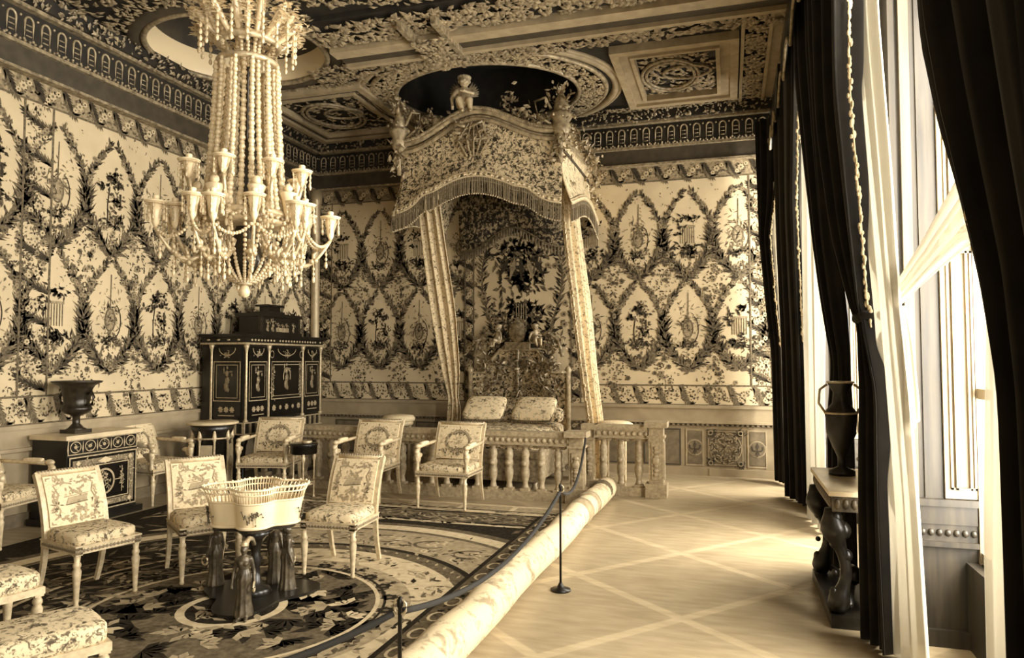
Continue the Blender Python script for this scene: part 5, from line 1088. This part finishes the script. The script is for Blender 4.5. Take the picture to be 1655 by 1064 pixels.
# pillows
def pillow(lab, x, y, z, rz):
    t = thing('pillow', lab, 'pillow', (x, y, z), 0, group='square silk pillows on the bed')
    A = math.radians(34); R = np.array([[1, 0, 0], [0, math.cos(A), -math.sin(A)], [0, math.sin(A), math.cos(A)]]); R = np.asarray(rotz(rz)) @ R
    MB().rbox((0, .12, .17), (.62, .52, .13), puff=.35, R=R).build('cushion', bedsilk_l, t)
    m = MB(); q = [(R @ np.array([sx*.3, sy*.25, 0]))+[0, .12, .17] for sx, sy in ((-1, -1), (1, -1), (1, 1), (-1, 1))]
    P_ = [q[i]+(q[(i+1) % 4]-q[i])*k/8 for i in range(4) for k in range(8)]; m.tube(P_, .012, 6, closed=True)
    for i in range(24): a = q[0]+(q[1]-q[0])*(i+.5)/24; m.tube([a, a+[0, -.02, -.045]], .006, 4)
    m.build('piping', tapd, t)
pillow('square flowered pillow lying on the left half of the bed', -3.5, 9.98, .80, .05)
pillow('square flowered pillow lying on the right half of the bed', -2.74, 10.0, .80, -.05)
# ============================================================ CHANDELIER
CHX, CHY = -3.13, 4.06
c = thing('chandelier', 'large crystal bead chandelier with gilt arms hanging above the flower stand', 'chandelier', (CHX, CHY, 2.2)); rel = np.array(c.location)
def K(m, name, mt, parent=c): return m.build(name, mt, parent, rel=rel)
def at(r, a, z): return np.array([CHX+r*math.cos(a), CHY+r*math.sin(a), z])
m = MB(); m.tube([at(0, 0, 5.5), at(0, 0, 2.3)], .014, 8); K(m, 'stem', dbronze)
m = MB(); m.lathe([(.02, 5.32), (.1, 5.36), (.16, 5.42), (.18, 5.5)], (CHX, CHY, 0), 20); K(m, 'ceiling_rose', bronze)
# crown of crystal leaves
for nm, r_, z_, t_ in (('crown_ring', .2, 3.86, .022), ('lower_crown_ring', .19, 3.72, .02), ('upper_crown_ring', .1, 4.2, .016)):
    m = MB(); m.tube([at(r_, a, z_) for a in np.linspace(0, 2*PI, 25)[:-1]], t_, 8, closed=True); K(m, nm, bronze)
for i in range(20):
    a = 2*PI*i/20; m = MB(); t = np.linspace(0, 1, 9); P_ = np.array([at(.16+(.2 if i % 2 else .13)*math.sin(PI*x*.62), a, 3.84+(.3 if i % 2 else .46)*x-.40*max(0, x-.55)) for x in t]); m.tube(P_, [.012, .016, .02, .022, .02, .018, .014, .01, .006], 6)
    q = np.repeat(P_[1:], 8, 0); m.inst(LEAF, q+rng.normal(0, .026, q.shape), rng.uniform(.014, .034, (len(q), 3)), np.stack([rotz(x) for x in rng.uniform(0, 6, len(q))])); z = np.arange(5); Q_ = np.array([at(.31, a, 3.96-.045*k) for k in z]); m.inst(SPL, Q_, [(.013, .013, .022)]*5); m.tube(np.vstack([P_[-1:], Q_]), .003, 4); K(m, 'crown_leaf', crystal)
# hanging strands
for i in range(24):
    a = 2*PI*i/24; m = MB(); n = 34; t = np.linspace(0, 1, n); r = (.205 if i % 2 else .165)+(.05 if i % 2 else .09)*t**1.6; z = 3.7-(.98 if i % 2 else 1.05)*t
    P_ = np.array([at(rr, a, zz) for rr, zz in zip(r, z)]); s = .015+.006*t+.005*(np.arange(n) % 2); m.inst(SPL, P_, np.stack([s, s, s*1.05], 1)); m.tube(P_, .003, 4); K(m, 'bead_strand', crystal)
for i in range(10):
    a = 2*PI*(i+.5)/10; m = MB(); n = 22; P_ = np.array([at(.11-.05*x, a, 4.25-.55*x) for x in np.linspace(0, 1, n)]); m.inst(SPL, P_, .015); K(m, 'upper_strand', crystal)
m = MB(); m.tube([at(.26, a, 2.68) for a in np.linspace(0, 2*PI, 33)[:-1]], .025, 8, closed=True); m.lathe([(.25, 2.6), (.27, 2.62), (.27, 2.66), (.25, 2.7)], (CHX, CHY, 0), 32); m.inst(SPL, [at(.285, a, 2.64) for a in np.linspace(0, 2*PI, 40)], .014); K(m, 'main_ring', bronze)
m = MB(); m.lathe([(.02, 2.24), (.09, 2.28), (.13, 2.36), (.1, 2.46), (.06, 2.6), (.04, 2.9), (.06, 3.0), (.03, 3.2)], (CHX, CHY, 0), 20); K(m, 'core', dbronze)
def arm(a, R, z0, z1, big, nm):
    t = np.linspace(0, 1, 14); P_ = np.array([at(.2+(R-.2)*x, a, z0-.16*math.sin(PI*x*.9)+(z1-z0)*x**2) for x in t]); m = MB(); m.tube(P_, .016-.005*t, 7)
    for x in (.25, .5, .72): p = P_[int(x*13)]; m.inst(SPL, p+rng.normal(0, .012, (5, 3)), .018); m.tube([p, p+[0, 0, .05], p+[.02*math.cos(a), .02*math.sin(a), .07]], [.012, .014, .003], 5)
    A_ = K(m, nm, arm_m)
    e = P_[-1]; h = .15 if big else .10
    m = MB(); m.lathe([(.008, 0), (.022, .03), (.03, h*.6), (.042, h), (.03, h)], e, 12); m.lathe([(.03, h), (.068, h+.008), (.072, h+.016), (.06, h+.02)], e, 16); m.lathe([(.018, h+.02), (.022, h+.05), (.016, h+.055)], e, 10); K(m, 'candle_cup', porc, A_)
    m = MB()
    for k in range(6): q = e+[.062*math.cos(k*PI/3), .062*math.sin(k*PI/3), h]; m.inst(SPL, [q-[0, 0, .02], q-[0, 0, .055], q-[0, 0, .09]], [(.008, .008, .011), (.008, .008, .011), (.009, .009, .02)]); m.tube([q, q-[0, 0, .1]], .003, 4)
    m.tube([e+[.062*math.cos(x), .062*math.sin(x), h] for x in np.linspace(0, 2*PI, 13)[:-1]], .004, 4, closed=True); m.tube(P_-[0, 0, .012], .004, 4); m.tube([e, e+[.062, 0, h]], .003, 4)
    for k in range(4): p = P_[3+k*3]; m.inst(SPL, [p-[0, 0, .05], p-[0, 0, .085], p-[0, 0, .125]], [(.01, .01, .012), (.01, .01, .014), (.012, .012, .026)]); m.tube([p, p-[0, 0, .14]], .003, 4)
    K(m, 'pendants', crystal, A_); return e
arm_m = mat('gilt_arm', .8, .35, .25, .08, 30)
ends = []
for i in range(14): ends.append(arm(2*PI*i/14+.1, .56 if i % 2 else .44, 2.48, 2.58 if i % 2 else 2.62, True, 'lower_arm'))
for i in range(8): arm(2*PI*i/8+.3, .38, 2.78, 2.92, False, 'upper_arm')
for i in range(14):
    A_, B_ = ends[i], ends[(i+1) % 14]; n = 15; t = np.linspace(0, 1, n)[:, None]; P_ = A_+(B_-A_)*t; P_[:, 2] -= .3*(t*(1-t))[:, 0]+.0; m = MB(); m.inst(SPL, P_, .012); K(m, 'bead_festoon', crystal)
for i in range(24):
    a = 2*PI*(i+.5)/24; m = MB(); n = 18; t = np.linspace(0, 1, n); P_ = np.array([at(.3*(1-x)**.8+.04, a, 2.6-.38*x-.06*math.sin(PI*x)) for x in t]); m.inst(SPL, P_, np.stack([.013+0*t, .013+0*t, .015+0*t], 1)); K(m, 'lower_strand', crystal)
m = MB(); m.lathe([(.0, 2.12), (.03, 2.13), (.04, 2.16), (.03, 2.19), (.01, 2.22)], (CHX, CHY, 0), 16); K(m, 'bottom_ball', crystal)
# white porcelain figures and cups around the crown ring
for i in range(7):
    a = 2*PI*i/7+.2; m = MB(); p = at(.3, a, 2.66); m.lathe([(.02, 0), (.03, .03), (.045, .12), (.06, .16), (.05, .17)], p, 10); m.ell(p+[0, 0, .2], .03); m.cap(p+[0, 0, .17], p+[.06*math.cos(a), .06*math.sin(a), .1], .015, .012); K(m, 'ring_ornament', porc)
# ============================================================ WINDOW DRAPERY
def drape(lab, name, cat, rows, mt, pl, amp, seed, edge=0, group=None, tass=.015, n=210, nx=64, parts=None):
    cc = np.mean(np.array(rows).reshape(-1, 3), 0); t = thing(name, lab, cat, tuple(cc), group=group)
    o, A, B, G = cloth('cloth', mt, rows, pl, amp, nx=nx, nz=56, thick=.012 if mt is velvet else .004, parent=t, rel=cc, seed=seed)
    if edge: tassels(A if edge < 0 else B, n, tass, 'tassel_fringe', tassel_m, t, cc, out=(-.01, 0, 0), zmin=1.9)
    return t, cc
GD = 'dark window drapes'; GS = 'white muslin window curtains'
# near window: far-side drape (A edge = far/left, B edge = near/right with tassels)
t, cc = drape('dark velvet drape tied back behind the console table, white tassels on right edge', 'velvet_drape', 'drape', [((.70, 6.0, 5.1), (.70, 4.25, 5.1)), ((.72, 5.9, 4.3), (.72, 4.5, 4.3)), ((.72, 5.8, 3.4), (.74, 4.74, 3.4)), ((.76, 5.5, 2.6), (.80, 4.82, 2.6)), ((.82, 5.12, 2.05), (.84, 4.88, 2.05)), ((.84, 5.02, 1.9), (.85, 4.84, 1.9)), ((.82, 4.92, 1.5), (.88, 4.62, 1.5)), ((.79, 4.88, .8), (.875, 4.62, .8)), ((.78, 4.86, .03), (.88, 4.55, .03))], velvet, 4, [.07, .07, .06, .04, .05, .05], 2, 1, GD)
m = MB(); m.tube([(.80, 5.08, 1.98), (.78, 4.97, 1.96), (.81, 4.86, 1.98), (.90, 4.86, 1.97)], .03, 8); m.build('tieback', tassel_m if False else velvet, t, rel=cc)
drape('white muslin curtain hanging straight beside the tied back dark drape, right of console', 'muslin_curtain', 'curtain', [((.82, 5.3, 5.1), (.84, 4.52, 5.1)), ((.82, 5.25, 3.8), (.84, 4.5, 3.8)), ((.84, 5.0, 2.8), (.86, 4.36, 2.8)), ((.88, 4.86, 2.0), (.89, 4.38, 2.0)), ((.89, 4.8, 1.5), (.90, 4.25, 1.5)), ((.90, 4.66, .9), (.91, 4.18, .9)), ((.90, 4.6, .03), (.92, 4.1, .03))], sheer, 3, [.015, .015, .02, .02, .025], 4, group=GS)
drape('white muslin drawn aside in a slanting sweep across the near window', 'muslin_curtain', 'curtain', [((.93, 4.58, 2.14), (.93, 4.55, 2.0)), ((1.0, 4.15, 2.36), (1.0, 4.08, 2.14)), ((1.04, 3.62, 2.60), (1.04, 3.62, 2.22)), ((1.05, 3.2, 2.9), (1.05, 3.15, 2.1)), ((1.05, 2.9, 3.2), (1.05, 2.85, 2.05))], sheer, 4, [.012, .025, .03, .035], 6, group=GS)
drape('white muslin tail flaring out below the gathered curtain right of the console', 'muslin_curtain', 'curtain', [((.93, 4.46, 2.0), (.93, 4.40, 2.0)), ((.93, 4.4, 1.8), (.94, 4.3, 1.78)), ((.93, 4.36, 1.55), (.95, 4.26, 1.47)), ((.93, 4.34, 1.28), (.95, 4.28, 1.38))], sheer, 2, [.008, .012, .02], 9, group=GS)
drape('dark velvet drape with white tasselled edge at the right edge of the view', 'velvet_drape', 'drape', [((.74, 3.22, 5.1), (.72, 1.7, 5.1)), ((.74, 3.15, 4.0), (.72, 1.6, 4.0)), ((.75, 3.05, 2.95), (.74, 1.5, 2.95)), ((.75, 2.84, 2.55), (.74, 1.5, 2.55)), ((.76, 2.66, 2.25), (.76, 1.6, 2.25)), ((.78, 2.56, 1.95), (.8, 1.7, 1.95)), ((.80, 2.5, 1.6), (.84, 1.9, 1.6)), ((.80, 2.5, .8), (.86, 1.9, .8)), ((.80, 2.5, .03), (.88, 1.9, .03))], velvet, 6, [.05, .05, .05, .04, .04], 8, -1, GD, n=170)
drape('white muslin curtain hanging behind the rightmost dark drape, before the shutter', 'muslin_curtain', 'curtain', [((1.06, 3.42, 5.1), (1.04, 2.9, 5.1)), ((1.06, 3.42, 3.0), (1.04, 2.9, 3.0)), ((1.04, 3.38, 2.0), (1.02, 2.9, 2.0)), ((1.02, 3.42, 1.0), (1.0, 2.9, 1.0)), ((1.02, 3.42, .03), (1.0, 2.9, .03))], sheer, 3, [.02, .02, .03], 12, group=GS)
# middle window
drape('dark velvet drape left of the console, tied back with white tassels on left edge', 'velvet_drape', 'drape', [((.69, 7.25, 5.1), (.72, 6.05, 5.1)), ((.69, 7.2, 4.35), (.72, 6.05, 4.35)), ((.71, 6.85, 3.6), (.74, 6.02, 3.6)), ((.75, 6.5, 2.7), (.78, 6.02, 2.7)), ((.80, 6.28, 1.95), (.86, 6.08, 1.95)), ((.82, 6.26, 1.7), (.88, 6.1, 1.7)), ((.8, 6.42, 1.2), (.9, 6.12, 1.2)), ((.8, 6.42, .03), (.9, 6.12, .03))], velvet, 4, [.05, .05, .05, .03, .04], 14, -1, GD)
drape('white muslin curtain of the middle window hanging between two dark drapes', 'muslin_curtain', 'curtain', [((.80, 8.35, 5.1), (.84, 7.0, 5.1)), ((.80, 8.4, 3.8), (.84, 7.0, 3.8)), ((.80, 8.45, 2.6), (.84, 7.05, 2.6)), ((.80, 8.45, 2.0), (.86, 7.25, 2.0)), ((.80, 8.35, 1.4), (.86, 7.4, 1.4)), ((.80, 8.3, .03), (.86, 7.45, .03))], sheer, 4, [.02, .03, .03], 16, group=GS)
drape('dark velvet drape reaching the floor between the two farther windows', 'velvet_drape', 'drape', [((.64, 10.05, 5.1), (.70, 7.35, 5.1)), ((.64, 10.0, 4.35), (.70, 7.45, 4.35)), ((.65, 9.85, 3.4), (.72, 8.1, 3.4)), ((.66, 9.75, 2.6), (.76, 8.3, 2.6)), ((.67, 9.6, 1.9), (.80, 8.55, 1.9)), ((.67, 9.55, 1.0), (.84, 8.8, 1.0)), ((.67, 9.52, .03), (.86, 8.85, .03))], velvet, 5, [.05, .05, .05, .05], 18, 1, GD)
# farthest window, in the corner
drape('white muslin strip glimpsed between dark drapes in the back right corner', 'muslin_curtain', 'curtain', [((.60, 10.45, 4.1), (.66, 10.25, 4.2)), ((.58, 10.45, 3.4), (.70, 10.25, 3.4)), ((.66, 10.45, 2.0), (.74, 10.25, 2.0)), ((.68, 10.45, .03), (.76, 10.25, .03))], sheer, 2, [.01, .015], 20, group=GS)
drape('dark velvet drape against the back wall in the right corner', 'velvet_drape', 'drape', [((.40, 10.62, 5.1), (.72, 10.3, 5.1)), ((.42, 10.62, 4.2), (.68, 10.3, 4.2)), ((.44, 10.62, 3.4), (.57, 10.33, 3.4)), ((.52, 10.64, 2.4), (.64, 10.36, 2.4)), ((.58, 10.66, 1.8), (.69, 10.36, 1.8)), ((.60, 10.66, .03), (.70, 10.36, .03))], velvet, 3, [.03, .03, .025], 22, 1, GD)
# pelmets
for i, (y0, y1) in enumerate(((8.95, 10.7), (5.95, 8.45))):
    t = thing('window_pelmet', ['dark carved pelmet over the farthest window', 'dark carved pelmet over the middle window', 'dark carved pelmet over the nearest window'][i], 'pelmet', (.8, (y0+y1)/2, 5.0)); rl = np.array(t.location)
    MB().bb(.6, .93, y0, y1, 5.12, 5.25).build('board', ebony, t, rel=rl)
    m = MB(); yy = np.linspace(y0, y1, 40); zz = 4.55+.22*np.abs(np.sin((yy-y0)/(y1-y0)*PI*3)); m.grid(np.array([np.stack([np.full(40, .6), yy, np.full(40, 5.12)], 1), np.stack([np.full(40, .57), yy, zz], 1)])); o = m.build('valance', velvet, t, rel=rl); q = o.modifiers.new('thick', 'SOLIDIFY'); q.thickness = .02
    m = MB(); m.tube(np.stack([np.full(40, .565), yy, zz], 1), .015, 6); m.build('gilt_edge', gold_ds, t, rel=rl)
# ============================================================ LIGHT
S = bpy.context.scene
W = bpy.data.worlds.new('sky'); S.world = W; W.use_nodes = True
W.node_tree.nodes['Background'].inputs[0].default_value = (1, .95, .84, 1); W.node_tree.nodes['Background'].inputs[1].default_value = 1.0
for (a, b_) in WIN:
    L = bpy.data.lights.new('window_daylight', 'AREA'); L.shape = 'RECTANGLE'; L.size = 4.0; L.size_y = b_-a; L.energy = (330 if a < 0 else 640)*(b_-a); L.color = (1, .945, .835)  # bay behind the camera: unseen source added to light the room, at lower power
    o = bpy.data.objects.new('window_daylight', L); C.objects.link(o); o.location = (XO+.25, (a+b_)/2, 2.7); o.rotation_euler = (0, math.radians(90), 0)
S.view_settings.view_transform = 'Standard'; S.view_settings.look = 'None'; S.view_settings.exposure = -0.15; S.view_settings.gamma = 1
try: S.view_settings.use_curve_mapping = False
except Exception: pass
S.cycles.use_denoising = True
S.cycles.max_bounces = 8; S.cycles.diffuse_bounces = 5; S.cycles.transparent_max_bounces = 12; S.cycles.sample_clamp_indirect = 6
